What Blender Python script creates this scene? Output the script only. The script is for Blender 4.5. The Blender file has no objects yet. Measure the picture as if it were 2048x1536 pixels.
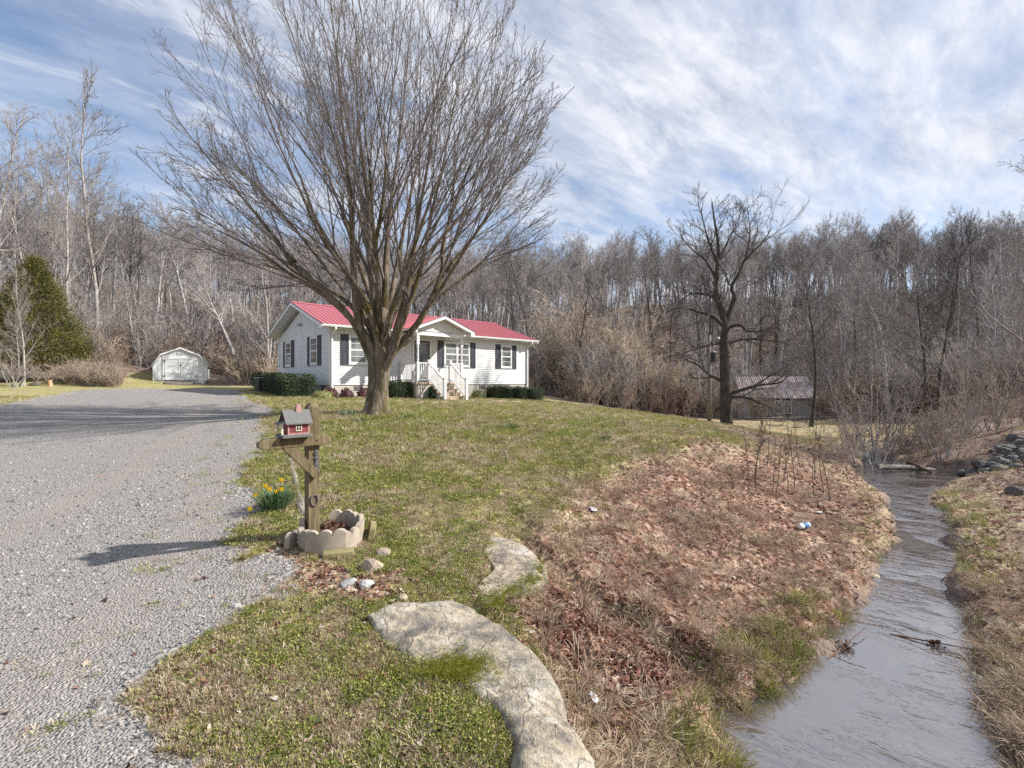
import bpy, math, random
import numpy as np
from mathutils import Vector, Matrix

# ------------------------------------------------------------------ camera, sky, sun, exposure
SC = bpy.context.scene
COL = SC.collection
CAMZ = 1.65
cam_d = bpy.data.cameras.new('camera')
cam = bpy.data.objects.new('camera', cam_d)
COL.objects.link(cam)
cam.location = (0, 0, CAMZ)
cam.rotation_euler = (math.radians(90), 0, 0)
cam_d.sensor_width = 36.0
cam_d.lens = 36.0 * 960 / 2048
cam_d.shift_y = -5.0 / 2048
cam_d.clip_start = 0.05
cam_d.clip_end = 3000
SC.camera = cam
SUN_EL, SUN_AZ = math.radians(36), math.radians(3)      # azimuth measured from +X towards +Y
sun_dir = Vector((math.cos(SUN_EL) * math.cos(SUN_AZ), math.cos(SUN_EL) * math.sin(SUN_AZ), math.sin(SUN_EL)))
sd = bpy.data.lights.new('sun', 'SUN')
sd.energy = 5.0
sd.angle = math.radians(0.9)
sd.color = (1.0, 0.955, 0.90)
so = bpy.data.objects.new('sun', sd)
COL.objects.link(so)
so.rotation_euler = sun_dir.to_track_quat('Z', 'Y').to_euler()

W = bpy.data.worlds.new('World')
SC.world = W
W.use_nodes = True
nt = W.node_tree
for n in list(nt.nodes):
    nt.nodes.remove(n)
def N(t, kind, loc=(0, 0), **kw):
    n = t.nodes.new(kind)
    for k, v in kw.items():
        setattr(n, k, v)
    return n
def L(t, a, b):
    t.links.new(a, b)
def math_node(t, op, a, b=None, clamp=False):
    n = t.nodes.new('ShaderNodeMath'); n.operation = op; n.use_clamp = clamp
    for i, v in enumerate((a, b)):
        if v is None: continue
        if isinstance(v, (int, float)): n.inputs[i].default_value = v
        else: t.links.new(v, n.inputs[i])
    return n.outputs[0]
def ramp(t, fac, stops, interp='LINEAR'):
    n = t.nodes.new('ShaderNodeValToRGB'); n.color_ramp.interpolation = interp
    e = n.color_ramp.elements
    while len(e) < len(stops): e.new(0.5)
    for i, (p, c) in enumerate(stops):
        e[i].position = p
        e[i].color = (c, c, c, 1) if isinstance(c, (int, float)) else (*c, 1)
    t.links.new(fac, n.inputs[0])
    return n.outputs[0]
def mixc(t, fac, a, b, blend='MIX'):
    n = t.nodes.new('ShaderNodeMix'); n.data_type = 'RGBA'; n.blend_type = blend
    for sock, v in ((n.inputs[0], fac), (n.inputs[6], a), (n.inputs[7], b)):
        if isinstance(v, (int, float)): sock.default_value = v
        elif isinstance(v, tuple): sock.default_value = (*v, 1)
        else: t.links.new(v, sock)
    return n.outputs[2]
def noise(t, vec, scale, detail=5, rough=0.55, dist=0.0):
    n = t.nodes.new('ShaderNodeTexNoise')
    n.inputs['Scale'].default_value = scale; n.inputs['Detail'].default_value = detail
    n.inputs['Roughness'].default_value = rough; n.inputs['Distortion'].default_value = dist
    if vec is not None: t.links.new(vec, n.inputs['Vector'])
    return n.outputs['Fac']
def mapping(t, vec, scale=(1, 1, 1), rot=(0, 0, 0), loc=(0, 0, 0)):
    n = t.nodes.new('ShaderNodeMapping')
    n.inputs['Scale'].default_value = scale; n.inputs['Rotation'].default_value = rot; n.inputs['Location'].default_value = loc
    t.links.new(vec, n.inputs['Vector'])
    return n.outputs[0]

sky = N(nt, 'ShaderNodeTexSky', sky_type='NISHITA', sun_disc=False)
sky.sun_elevation = SUN_EL
sky.sun_rotation = math.pi / 2 - SUN_AZ
sky.altitude = 200; sky.air_density = 1.0; sky.dust_density = 1.2; sky.ozone_density = 2.5
tc = N(nt, 'ShaderNodeTexCoord')
sep = N(nt, 'ShaderNodeSeparateXYZ'); L(nt, tc.outputs['Generated'], sep.inputs[0])
zz = math_node(nt, 'ADD', math_node(nt, 'MAXIMUM', sep.outputs[2], 0.0), 0.22)
cv = N(nt, 'ShaderNodeCombineXYZ')
L(nt, math_node(nt, 'DIVIDE', sep.outputs[0], zz), cv.inputs[0])
L(nt, math_node(nt, 'DIVIDE', sep.outputs[1], zz), cv.inputs[1])
# a high thin sheet of cirrus: broad veil plus combed streaks
def combed(ang, sx_, sy_, loc):
    n = nt.nodes.new('ShaderNodeMapping'); n.vector_type = 'TEXTURE'
    n.inputs['Rotation'].default_value = (0, 0, math.radians(ang)); n.inputs['Scale'].default_value = (1 / sx_, 1 / sy_, 1); n.inputs['Location'].default_value = loc
    nt.links.new(cv.outputs[0], n.inputs['Vector']); return n.outputs[0]
m1 = combed(35, 0.8, 1.3, (3.3, 1.7, 0))
m2 = combed(42, 1.0, 3.6, (0.4, 5.2, 0))
m3 = combed(38, 2.4, 5.5, (7.4, 2.2, 0))
veil = noise(nt, m1, 1.0, 3, 0.5)
comb = noise(nt, m2, 1.1, 7, 0.66, 0.45)
fine = noise(nt, m3, 1.5, 7, 0.66, 0.25)
s = math_node(nt, 'ADD', math_node(nt, 'MULTIPLY', veil, 0.50), math_node(nt, 'MULTIPLY', comb, 0.34))
s = math_node(nt, 'ADD', s, math_node(nt, 'MULTIPLY', fine, 0.22))
# the veil is thicker towards the sun's side of the sky (one weather front over the whole dome)
s = math_node(nt, 'ADD', s, math_node(nt, 'MULTIPLY', sep.outputs[0], 0.08))
cm = ramp(nt, s, [(0.38, 0.10), (0.48, 0.32), (0.545, 0.70), (0.66, 1.0)], 'EASE')
cshade = ramp(nt, fine, [(0.30, (0.47, 0.52, 0.64)), (0.64, (0.86, 0.885, 0.95))])
skyc = sky.outputs[0]
cl = mixc(nt, 1.0, cshade, (6.0, 6.0, 6.0), 'MULTIPLY')
wc = mixc(nt, cm, skyc, cl)
bg = N(nt, 'ShaderNodeBackground'); bg.inputs[1].default_value = 0.122
L(nt, wc, bg.inputs[0])
wo = N(nt, 'ShaderNodeOutputWorld'); L(nt, bg.outputs[0], wo.inputs[0])

SC.view_settings.view_transform = 'Standard'
SC.view_settings.look = 'None'
SC.view_settings.exposure = 0.57
SC.view_settings.gamma = 1.0
SC.view_settings.use_curve_mapping = False
SC.render.engine = 'CYCLES'
SC.cycles.max_bounces = 4
SC.cycles.diffuse_bounces = 2
SC.cycles.glossy_bounces = 2
SC.cycles.transparent_max_bounces = 12
SC.cycles.use_denoising = False
SC.cycles.use_adaptive_sampling = True
SC.cycles.adaptive_threshold = 0.014
SC.cycles.sample_clamp_indirect = 3
SC.cycles.sample_clamp_direct = 8
SC.cycles.caustics_reflective = False
SC.cycles.caustics_refractive = False

# ------------------------------------------------------------------ helpers
RNG = np.random.default_rng(11)
def tag(o, label=None, cat=None, group=None, kind=None):
    if label: o['label'] = label
    if cat: o['category'] = cat
    if group: o['group'] = group
    if kind: o['kind'] = kind
    return o
def link(o, parent=None):
    COL.objects.link(o)
    if parent is not None: o.parent = parent
    return o
def empty(name, loc=(0, 0, 0), rz=0.0):
    o = bpy.data.objects.new(name, None)
    o.empty_display_size = 0.2
    o.location = loc; o.rotation_euler = (0, 0, rz)
    return link(o)
def mesh_np(name, verts, faces, smooth=True, mats=(), midx=None):
    """verts (n,3); faces: array (m,k) or list of such arrays"""
    me = bpy.data.meshes.new(name)
    fl = faces if isinstance(faces, list) else [faces]
    fl = [np.asarray(f, dtype=np.int32) for f in fl if len(f)]
    verts = np.asarray(verts, dtype=np.float32)
    me.vertices.add(len(verts)); me.vertices.foreach_set('co', verts.ravel())
    loops = np.concatenate([f.ravel() for f in fl]) if fl else np.zeros(0, np.int32)
    tot = np.concatenate([np.full(len(f), f.shape[1], np.int32) for f in fl]) if fl else np.zeros(0, np.int32)
    me.loops.add(len(loops)); me.loops.foreach_set('vertex_index', loops)
    me.polygons.add(len(tot))
    st = np.zeros(len(tot), np.int32)
    if len(tot): st[1:] = np.cumsum(tot)[:-1]
    me.polygons.foreach_set('loop_start', st); me.polygons.foreach_set('loop_total', tot)
    me.polygons.foreach_set('use_smooth', np.full(len(tot), smooth, dtype=bool))
    if midx is not None: me.polygons.foreach_set('material_index', np.asarray(midx, np.int32))
    for m in mats: me.materials.append(m)
    me.update(calc_edges=True)
    return me
def obj_np(name, verts, faces, mat, parent=None, smooth=True, midx=None):
    mats = mat if isinstance(mat, (list, tuple)) else [mat]
    return link(bpy.data.objects.new(name, mesh_np(name, verts, faces, smooth, mats, midx)), parent)
class MB:
    def __init__(s): s.v = []; s.f = []
    def add(s, vs, fs):
        b = len(s.v); s.v += [tuple(v) for v in vs]; s.f += [tuple(b + i for i in f) for f in fs]; return s
    def box(s, a, b, M=None):
        x0, y0, z0 = a; x1, y1, z1 = b
        vs = [(x0,y0,z0),(x1,y0,z0),(x1,y1,z0),(x0,y1,z0),(x0,y0,z1),(x1,y0,z1),(x1,y1,z1),(x0,y1,z1)]
        if M is not None: vs = [tuple(M @ Vector(v)) for v in vs]
        return s.add(vs, [(0,3,2,1),(4,5,6,7),(0,1,5,4),(1,2,6,5),(2,3,7,6),(3,0,4,7)])
    def prism(s, poly, axis, a, b, M=None):
        """poly of 2-D points extruded along axis ('x','y','z') from a to b"""
        def p3(p, t):
            if axis == 'x': return (t, p[0], p[1])
            if axis == 'y': return (p[0], t, p[1])
            return (p[0], p[1], t)
        n = len(poly)
        vs = [p3(p, a) for p in poly] + [p3(p, b) for p in poly]
        if M is not None: vs = [tuple(M @ Vector(v)) for v in vs]
        fs = [tuple(range(n - 1, -1, -1)), tuple(range(n, 2 * n))] + [(i, (i + 1) % n, n + (i + 1) % n, n + i) for i in range(n)]
        return s.add(vs, fs)
    def bar(s, p, q, w, h=None):
        """rectangular bar from p to q"""
        p, q = Vector(p), Vector(q); d = (q - p); ln = d.length; d.normalize()
        up = Vector((0, 0, 1)) if abs(d.z) < 0.95 else Vector((0, 1, 0))
        x = d.cross(up).normalized(); y = x.cross(d)
        h = h or w
        M = Matrix(((x.x, d.x, y.x, p.x), (x.y, d.y, y.y, p.y), (x.z, d.z, y.z, p.z), (0, 0, 0, 1)))
        return s.box((-w/2, 0, -h/2), (w/2, ln, h/2), M)
    def cyl(s, p, q, r0, r1=None, n=10):
        p, q = Vector(p), Vector(q); d = (q - p).normalized(); r1 = r0 if r1 is None else r1
        up = Vector((0, 0, 1)) if abs(d.z) < 0.9 else Vector((1, 0, 0))
        x = d.cross(up).normalized(); y = d.cross(x)
        vs = []
        for c, r in ((p, r0), (q, r1)):
            for i in range(n):
                a = 2 * math.pi * i / n
                vs.append(tuple(c + x * math.cos(a) * r + y * math.sin(a) * r))
        fs = [tuple(range(n - 1, -1, -1)), tuple(range(n, 2 * n))] + [(i, (i + 1) % n, n + (i + 1) % n, n + i) for i in range(n)]
        return s.add(vs, fs)
    def build(s, name, mat, parent=None, smooth=False, bevel=0):
        me = bpy.data.meshes.new(name); me.from_pydata(s.v, [], s.f)
        import bmesh
        bm = bmesh.new(); bm.from_mesh(me); bmesh.ops.recalc_face_normals(bm, faces=bm.faces); bm.to_mesh(me); bm.free()
        me.materials.append(mat)
        if smooth: me.polygons.foreach_set('use_smooth', np.ones(len(me.polygons), bool))
        o = link(bpy.data.objects.new(name, me), parent)
        if bevel:
            m = o.modifiers.new('edge', 'BEVEL'); m.width = bevel; m.segments = 2; m.limit_method = 'ANGLE'; m.angle_limit = math.radians(40)
        return o
def copy_tree(o, parent=None):
    c = o.copy(); COL.objects.link(c); c.parent = parent
    for ch in list(o.children): copy_tree(ch, c)
    return c

# ------------------------------------------------------------------ materials
MATS = {}
def newmat(name):
    m = bpy.data.materials.new(name); m.use_nodes = True
    t = m.node_tree
    p = next(n for n in t.nodes if n.type == 'BSDF_PRINCIPLED')
    MATS[name] = m
    return m, t, p
def objcoord(t):
    return N(t, 'ShaderNodeTexCoord').outputs['Object']
def poscoord(t):
    return N(t, 'ShaderNodeNewGeometry').outputs['Position']
def bump(t, p, h, strength=0.4, dist=0.02):
    b = N(t, 'ShaderNodeBump'); b.inputs['Strength'].default_value = strength; b.inputs['Distance'].default_value = dist
    L(t, h, b.inputs['Height']); L(t, b.outputs[0], p.inputs['Normal'])
def simple(name, c1, c2, scale=8, rough=0.7, bs=0.2, bd=0.01, stretch=(1, 1, 1), spec=0.3, detail=6, rand=0.0):
    m, t, p = newmat(name)
    v = mapping(t, objcoord(t), stretch)
    f = noise(t, v, scale, detail, 0.6)
    c = mixc(t, ramp(t, f, [(0.3, 0.0), (0.7, 1.0)]), c1, c2)
    if rand:
        oi = N(t, 'ShaderNodeObjectInfo')
        hs = N(t, 'ShaderNodeHueSaturation'); L(t, c, hs.inputs['Color'])
        L(t, math_node(t, 'ADD', math_node(t, 'MULTIPLY', oi.outputs['Random'], 2 * rand), 1 - rand), hs.inputs['Value'])
        c = hs.outputs[0]
    L(t, c, p.inputs['Base Color'])
    p.inputs['Roughness'].default_value = rough
    p.inputs['Specular IOR Level'].default_value = spec
    if bs: bump(t, p, f, bs, bd)
    return m
def bark(name, c1, c2, moss=None, moss_amt=0.5, ridges=1.0, rand=0.15):
    m, t, p = newmat(name)
    v = objcoord(t)
    vs = mapping(t, v, (9, 9, 1.3))
    f = noise(t, vs, 1.25 if ridges > 1.2 else 2.0, 6, 0.62, 0.6)
    g = noise(t, v, 1.4, 4, 0.6)
    c = mixc(t, ramp(t, f, [(0.38, 0.0), (0.60, 1.0)]), c1, c2)
    c = mixc(t, math_node(t, 'MULTIPLY', ramp(t, g, [(0.4, 0.0), (0.7, 1.0)]), 0.45), c, tuple(x * 1.5 for x in c2))
    if moss:
        mf = ramp(t, noise(t, mapping(t, v, (2.2, 2.2, 1.0)), 1.5, 7, 0.7, 0.4), [(0.56 - 0.12 * moss_amt, 0.0), (0.66, 1.0)])
        c = mixc(t, mf, c, mixc(t, f, tuple(x * 0.5 for x in moss), moss))
    oi = N(t, 'ShaderNodeObjectInfo')
    hs = N(t, 'ShaderNodeHueSaturation'); L(t, c, hs.inputs['Color'])
    L(t, math_node(t, 'ADD', math_node(t, 'MULTIPLY', oi.outputs['Random'], 2 * rand), 1 - rand), hs.inputs['Value'])
    L(t, hs.outputs[0], p.inputs['Base Color'])
    p.inputs['Roughness'].default_value = 0.9; p.inputs['Specular IOR Level'].default_value = 0.15
    bump(t, p, f, min(1.0, 0.7 * ridges), 0.03 if ridges < 1.2 else 0.07)
    return m
def randmat(name, stops, rough=0.8, spec=0.15, transl=0.0, scale=30):
    """colour picked per instance from a ramp"""
    m, t, p = newmat(name)
    oi = N(t, 'ShaderNodeObjectInfo')
    c = ramp(t, oi.outputs['Random'], stops)
    f = noise(t, objcoord(t), scale, 3, 0.6)
    c = mixc(t, 0.5, c, ramp(t, f, [(0.25, 0.35), (0.75, 1.0)]), 'MULTIPLY')
    L(t, c, p.inputs['Base Color'])
    p.inputs['Roughness'].default_value = rough; p.inputs['Specular IOR Level'].default_value = spec
    if transl:
        out = next(n for n in t.nodes if n.type == 'OUTPUT_MATERIAL')
        tr = N(t, 'ShaderNodeBsdfTranslucent'); L(t, c, tr.inputs[0])
        mx = N(t, 'ShaderNodeMixShader'); mx.inputs[0].default_value = transl
        L(t, p.outputs[0], mx.inputs[1]); L(t, tr.outputs[0], mx.inputs[2]); L(t, mx.outputs[0], out.inputs[0])
    return m
# ------------------------------------------------------------------ terrain
CTRL = np.array([
 # gravel drive and road where the photographer stands
 (-2.2,2.05,0),(-1,1,0),(-5,0,0),(-5,4.5,.08),(-3,4.6,.11),(-1.9,4.6,.14),(-8,7,.28),(-4,7,.29),(-4,10,.55),(-10,10,.52),
 (-5.5,13,.76),(-12,13,.76),(-9,17,.92),(-16,18,.98),(-12,22,1.12),(-20,24,1.26),(-18,27,1.33),(-25,27,1.38),(-22,33,1.44),(-16,33,1.4),
 (-30,26,1.5),(-30,30.5,2.9),(-34,33,4.3),(-25,31,1.7),(-20,14,.85),(-25,20,1.15),(-32,22,1.4),(-20,4,.3),(-40,10,1.0),
 # house and lawn
 (-8.06,21.2,.94),(-12.9,26.7,1.2),(.95,29.3,.62),(-4,34.8,1.0),(-2.6,22.3,.76),(-5.5,20,.88),(-3.64,13,.77),(-1.08,8.4,.40),(-.4,15,.58),
 (-2,11,.62),(1.5,18,.52),(2,25,.55),(4.7,20,.36),(4.6,15.5,.30),(5.2,12.3,.22),(3.4,11,.2),(1.2,12,.42),(2.0,9.3,.07),(.5,6.7,.02),(-.13,5.3,.06),(-1.2,6.2,.24),(-1,4.4,.08),
 # rock shelf, ditch
 (-.6,3.2,.0),(-.6,2.2,.0),(-.05,2.2,.0),(-.3,3.6,.0),(-.1,4.4,.02),(.9,3.6,-.56),(.75,2.6,-.66),(.8,1.6,-.75),(.85,4.7,-.46),(.6,5.6,-.22),
 # bank
 (1.5,3.5,-.82),(2.4,4.8,-.80),(1.7,5.2,-.55),(2.2,6.2,-.52),(2.8,7.2,-.45),(4.0,7.0,-.74),(3.6,9,-.28),(5.2,9.2,-.60),(6.0,8.6,-.8),(6.4,10.8,-.45),(8.2,12,-.82),(7.4,14.5,-.2),(9.6,14.4,-.82),(9,18,-.3),
 # low meadow
 (15.6,26,-.95),(12,27,-.85),(12.4,30,-.85),(19,36,-1.1),(4.2,32,.42),(8,30,-.4),(14,21,-.95),(19,23,-.9),(9,24,-.3),(24,30,-.95),
 # far side of the creek
 (5.6,4.9,-.82),(7.6,7.0,-.78),(9.2,8.6,-.74),(8.3,5.5,-.6),(12.2,10.6,-.4),(13.8,12.4,-.25),(11.5,10.4,-.7),(16,13.5,.5),(14.2,16,-.7),(20,20,-.3),(30,20,.8),(16,8,.4),(5,2,-.8),(10,2,.0),(30,40,.6),
 # wooded hill
 (10,45,-.5),(25,46,-.2),(45,45,2.5),(0,45,1.5),(-20,45,2.6),(-45,45,6),(20,66,6.0),(50,66,8.5),(-20,66,7),(-55,66,12),(0,66,5.2),
 (20,92,14.5),(62,92,17),(-30,92,13),(-75,92,18),(0,92,12.5),(0,130,18),(70,140,25),(-70,140,17),(200,200,25),(-200,200,22),(0,260,22),
 (0,-10,0),(-20,-20,0),(20,-20,-.3),(60,-20,1),(-60,0,1),(60,10,3),(200,-120,6),(-200,-120,6),(0,-220,6),(260,20,12),(-260,20,10)], dtype=np.float64)
def _k(r2): return np.where(r2 > 1e-12, 0.5 * r2 * np.log(np.maximum(r2, 1e-12)), 0)
_S = 20.0
_cx = CTRL[:, :2] / _S
_n = len(CTRL)
_A = np.zeros((_n + 3, _n + 3))
_d2 = ((_cx[:, None] - _cx[None]) ** 2).sum(-1)
_A[:_n, :_n] = _k(_d2) + 2e-5 * np.eye(_n)
_A[:_n, _n] = 1; _A[:_n, _n+1:] = _cx; _A[_n, :_n] = 1; _A[_n+1:, :_n] = _cx.T
_w = np.linalg.solve(_A, np.concatenate([CTRL[:, 2], np.zeros(3)]))
def tps(x, y):
    x = np.asarray(x, float); y = np.asarray(y, float); sh = x.shape
    p = np.stack([x.ravel(), y.ravel()], 1) / _S
    out = np.empty(len(p))
    for i in range(0, len(p), 40000):
        q = p[i:i+40000]
        r2 = (q[:, 0:1] - _cx[None, :, 0]) ** 2 + (q[:, 1:2] - _cx[None, :, 1]) ** 2
        out[i:i+40000] = _k(r2) @ _w[:_n] + _w[_n] + q @ _w[_n+1:]
    return out.reshape(sh)
def vnoise(x, y, seed=0):
    xi = np.floor(x).astype(np.int64); yi = np.floor(y).astype(np.int64)
    fx = x - xi; fy = y - yi
    fx = fx * fx * (3 - 2 * fx); fy = fy * fy * (3 - 2 * fy)
    def h(a, b):
        n = (a * 374761393 + b * 668265263 + seed * 974711) & 0xffffffff
        n = ((n ^ (n >> 13)) * 1274126177) & 0xffffffff
        return ((n ^ (n >> 16)) & 0xffff) / 65535.0
    return (h(xi, yi) * (1 - fx) + h(xi + 1, yi) * fx) * (1 - fy) + (h(xi, yi + 1) * (1 - fx) + h(xi + 1, yi + 1) * fx) * fy
def fbm(x, y, f, o=4, seed=0):
    s = 0; a = 0.5
    for i in range(o):
        s = s + a * vnoise(x * f, y * f, seed + i * 17); f *= 2.03; a *= 0.5
    return s / (1 - 0.5 ** o)
def sstep(a, b, x):
    t = np.clip((x - a) / (b - a), 0, 1); return t * t * (3 - 2 * t)
# creek centre line (x, y, half width)
WATER_Z = -1.05
CREEK = np.array([(2.2,-9,1.0),(1.7,-2,.9),(1.75,1,.85),(2.1,2.4,.85),(2.59,3.35,.80),(2.95,3.77,.66),(3.48,4.42,.54),(4.28,5.2,.44),(4.85,5.8,.42),(5.45,6.53,.40),(6.62,7.69,.32),(7.72,9.03,.36),(9.25,11.3,.40),(10.3,12.7,.80),(11.6,13.9,1.35),(12.1,15.0,.8),(12.3,16.8,.5),(13.4,19.4,.5),(16.5,21.6,.5),(24,23.5,.5),(40,26,.5)])
def creek_dist(x, y):
    x = np.asarray(x, float); y = np.asarray(y, float)
    best = np.full(x.shape, 1e9); hw = np.zeros(x.shape)
    for a, b in zip(CREEK[:-1], CREEK[1:]):
        dx, dy = b[0] - a[0], b[1] - a[1]
        t = np.clip(((x - a[0]) * dx + (y - a[1]) * dy) / (dx * dx + dy * dy), 0, 1)
        d = np.hypot(x - a[0] - t * dx, y - a[1] - t * dy)
        w = a[2] + t * (b[2] - a[2])
        u = d - w < best - hw
        best = np.where(u, d, best); hw = np.where(u, w, hw)
    return best, hw
def inpoly(x, y, poly):
    x = np.asarray(x, float); y = np.asarray(y, float)
    c = np.zeros(x.shape, bool); n = len(poly)
    for i in range(n):
        x1, y1 = poly[i]; x2, y2 = poly[(i + 1) % n]
        if y1 == y2: continue
        k = ((y1 > y) != (y2 > y)) & (x < (x2 - x1) * (y - y1) / (y2 - y1) + x1)
        c ^= k
    return c
def polydist(x, y, poly):
    """signed distance, negative inside"""
    x = np.asarray(x, float); y = np.asarray(y, float)
    best = np.full(x.shape, 1e9); n = len(poly)
    for i in range(n):
        x1, y1 = poly[i]; x2, y2 = poly[(i + 1) % n]
        dx, dy = x2 - x1, y2 - y1
        t = np.clip(((x - x1) * dx + (y - y1) * dy) / (dx * dx + dy * dy + 1e-12), 0, 1)
        best = np.minimum(best, np.hypot(x - x1 - t * dx, y - y1 - t * dy))
    return np.where(inpoly(x, y, poly), -best, best)
def base_z(x, y):
    z = tps(x, y)
    d, w = creek_dist(x, y)
    wob = (fbm(x, y, 1.5, 3, 5) - 0.5) * 0.55 + (fbm(x, y, 6, 3, 9) - 0.5) * 0.22
    e = d - w + wob
    bank = np.maximum(z, WATER_Z + 0.10)
    k = sstep(-0.02, 0.28, e)
    bed = WATER_Z - 0.04 - 0.10 * sstep(0.0, -0.4, e)
    return np.where(d < w + 2, bed + (bank - bed) * k, np.where(d < w + 6, np.maximum(z, bank * 0 + WATER_Z + 0.08), z))
def unproject(px, py):
    px = np.asarray(px, float); py = np.asarray(py, float)
    kx = (px - 1024) / 960; kz = -(py - 763) / 960
    Y = np.geomspace(1.2, 160, 500)
    X = kx[..., None] * Y; Z = CAMZ + kz[..., None] * Y
    g = base_z(X, np.broadcast_to(Y, X.shape))
    hit = Z < g
    i = np.argmax(hit, -1); i = np.where(hit.any(-1), i, len(Y) - 1)
    i0 = np.maximum(i - 1, 0)
    za = np.take_along_axis(Z - g, i0[..., None], -1)[..., 0]; zb = np.take_along_axis(Z - g, i[..., None], -1)[..., 0]
    t = np.clip(za / (za - zb + 1e-9), 0, 1)
    yy = Y[i0] + (Y[i] - Y[i0]) * t
    return np.stack([kx * yy, yy, base_z(kx * yy, yy)], -1)
def at(px, py, Y):
    """the point at depth Y seen at that place in the photograph"""
    return Vector(((px - 1024) / 960 * Y, Y, CAMZ - (py - 763) / 960 * Y))
DRIVE = [tuple(p[:2]) for p in unproject([330,300,345,470,560,575,500,470,520,505,520,545,548,500,480,300,200,130,60,-120], [1536,1400,1310,1240,1180,1130,1110,1060,1010,955,900,850,822,795,781,777.5,778,786,797,830])]
DRIVE = [(-1.1, -6), (-1.1, 1.2)] + DRIVE + [(-40, 12), (-60, -6)]
LAWN = [(-3,-3),(.2,1.0),(.25,2.4),(.1,3.2),(-.2,4.0),(.1,5.4),(.6,6.9),(2.0,9.2),(4.6,11.6),(6.2,12.6),(7.6,16),(7,20),(5.2,25),(3.2,30.5),(-3,36.5),(-12,35),(-17,31.5),(-25,35.5),(-27,30),(-30,26),(-36,22),(-36,-3)]
MEADOW = [(7.5,21),(11,17.5),(16,20.5),(24,27),(23,33.5),(12,32.5),(6,30)]
LITTER = [tuple(p[:2]) for p in unproject([1120,1180,1260,1480,1640,1745,1790,1720,1640,1560,1190,1100,1040,1130], [1120,1010,925,912,945,985,1060,1200,1320,1536,1536,1330,1215,1160])]
LITTER2 = [tuple(p[:2]) for p in unproject([560,640,700,790,860,800,690,600,540], [1095,1125,1155,1150,1190,1205,1195,1160,1125])]
def masks(x, y):
    n1 = fbm(x, y, 1.1, 4, 3) - 0.5; n2 = fbm(x, y, 5.5, 3, 21) - 0.5; n3 = fbm(x, y, 0.35, 3, 40) - 0.5
    far = np.clip(np.hypot(x, y) / 12, 0.5, 3)
    dd = polydist(x, y, DRIVE)
    gravel = sstep(0.26, -0.10, dd + (n1 * 0.75 + n2 * 0.7) * np.minimum(far, 1.4) + .06)
    ld = polydist(x, y, LAWN); md = polydist(x, y, MEADOW)
    lawn = np.maximum(sstep(0.35, -0.35, ld + (n1 + n2) * 0.9 * far), 0.5 * sstep(1.0, -1.0, md + n1 * 3))
    cd, cw = creek_dist(x, y)
    ed = cd - cw
    litter = np.maximum(sstep(0.4, -0.6, polydist(x, y, LITTER) + (n1 + n2) * 1.0), .9 * sstep(0.12, -0.08, polydist(x, y, LITTER2) + (n1 + n2) * .45))
    lawn = lawn * (1 - .8 * sstep(0.12, -0.08, polydist(x, y, LITTER2) + (n1 + n2) * .45))
    return dict(gravel=gravel, lawn=lawn, litter=litter, ed=ed, n1=n1, n2=n2, n3=n3, dd=dd, ld=ld)
LIP = [(.42, 5.5), (.55, 5.2), (.92, 4.95), (1.2, 4.6), (1.5, 4.48), (1.75, 4.3)]
TRACK = [(-2.2, -4), (-2.7, 0), (-4.2, 5), (-6.0, 10), (-9.5, 17), (-14, 23), (-19, 26)]
def track(x, y):
    s = np.full(np.shape(x), 1e9)
    for (x1, y1), (x2, y2) in zip(TRACK[:-1], TRACK[1:]):
        dx, dy = x2 - x1, y2 - y1
        t_ = np.clip(((x - x1) * dx + (y - y1) * dy) / (dx * dx + dy * dy), 0, 1)
        s = np.minimum(s, np.hypot(x - x1 - t_ * dx, y - y1 - t_ * dy))
    return np.exp(-((s - .8 + (fbm(x, y, .7, 3, 71) - .5) * .5) / .34) ** 2)
def ground_z(x, y, detail=True):
    x = np.asarray(x, float); y = np.asarray(y, float)
    z = base_z(x, y)
    r = np.hypot(x, y)
    cd, cw = creek_dist(x, y)
    dd = polydist(x, y, DRIVE)
    ld = polydist(x, y, LAWN)
    off = sstep(-0.3, 0.5, dd)                              # no bumps on the drive
    wet = sstep(0.0, 0.4, cd - cw)
    a = (0.035 + 0.10 * sstep(0.0, 1.2, ld)) * off * wet
    z = z + a * (fbm(x, y, 1.3, 4, 77) - 0.5) * 2
    z = z + sstep(38, 60, y) * 0.9 * (fbm(x, y, 0.12, 4, 8) - 0.5)
    z = z + 0.02 * (1 - off) * (fbm(x, y, 0.6, 3, 31) - 0.5)
    # the gully's upper lip: an undercut step in the bank
    s = np.full(x.shape, 1e9); sg = np.zeros(x.shape)
    for (x1, y1), (x2, y2) in zip(LIP[:-1], LIP[1:]):
        dx, dy = x2 - x1, y2 - y1
        t_ = np.clip(((x - x1) * dx + (y - y1) * dy) / (dx * dx + dy * dy), 0, 1)
        d_ = np.hypot(x - x1 - t_ * dx, y - y1 - t_ * dy); c_ = (x - x1) * dy - (y - y1) * dx
        u_ = d_ < s; s = np.where(u_, d_, s); sg = np.where(u_, np.sign(c_), sg)
    s = s * sg + (fbm(x, y, 2.4, 3, 61) - .5) * .55
    z = z - 0.12 * sstep(0.0, 0.14, s) * sstep(1.2, 0.3, s) + 0.05 * sstep(-.3, 0.0, s) * sstep(0.06, 0.0, s) * off
    # two packed wheel tracks in the drive
    return z
def gz(x, y):
    return float(ground_z(np.array([x]), np.array([y]))[0])

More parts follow.
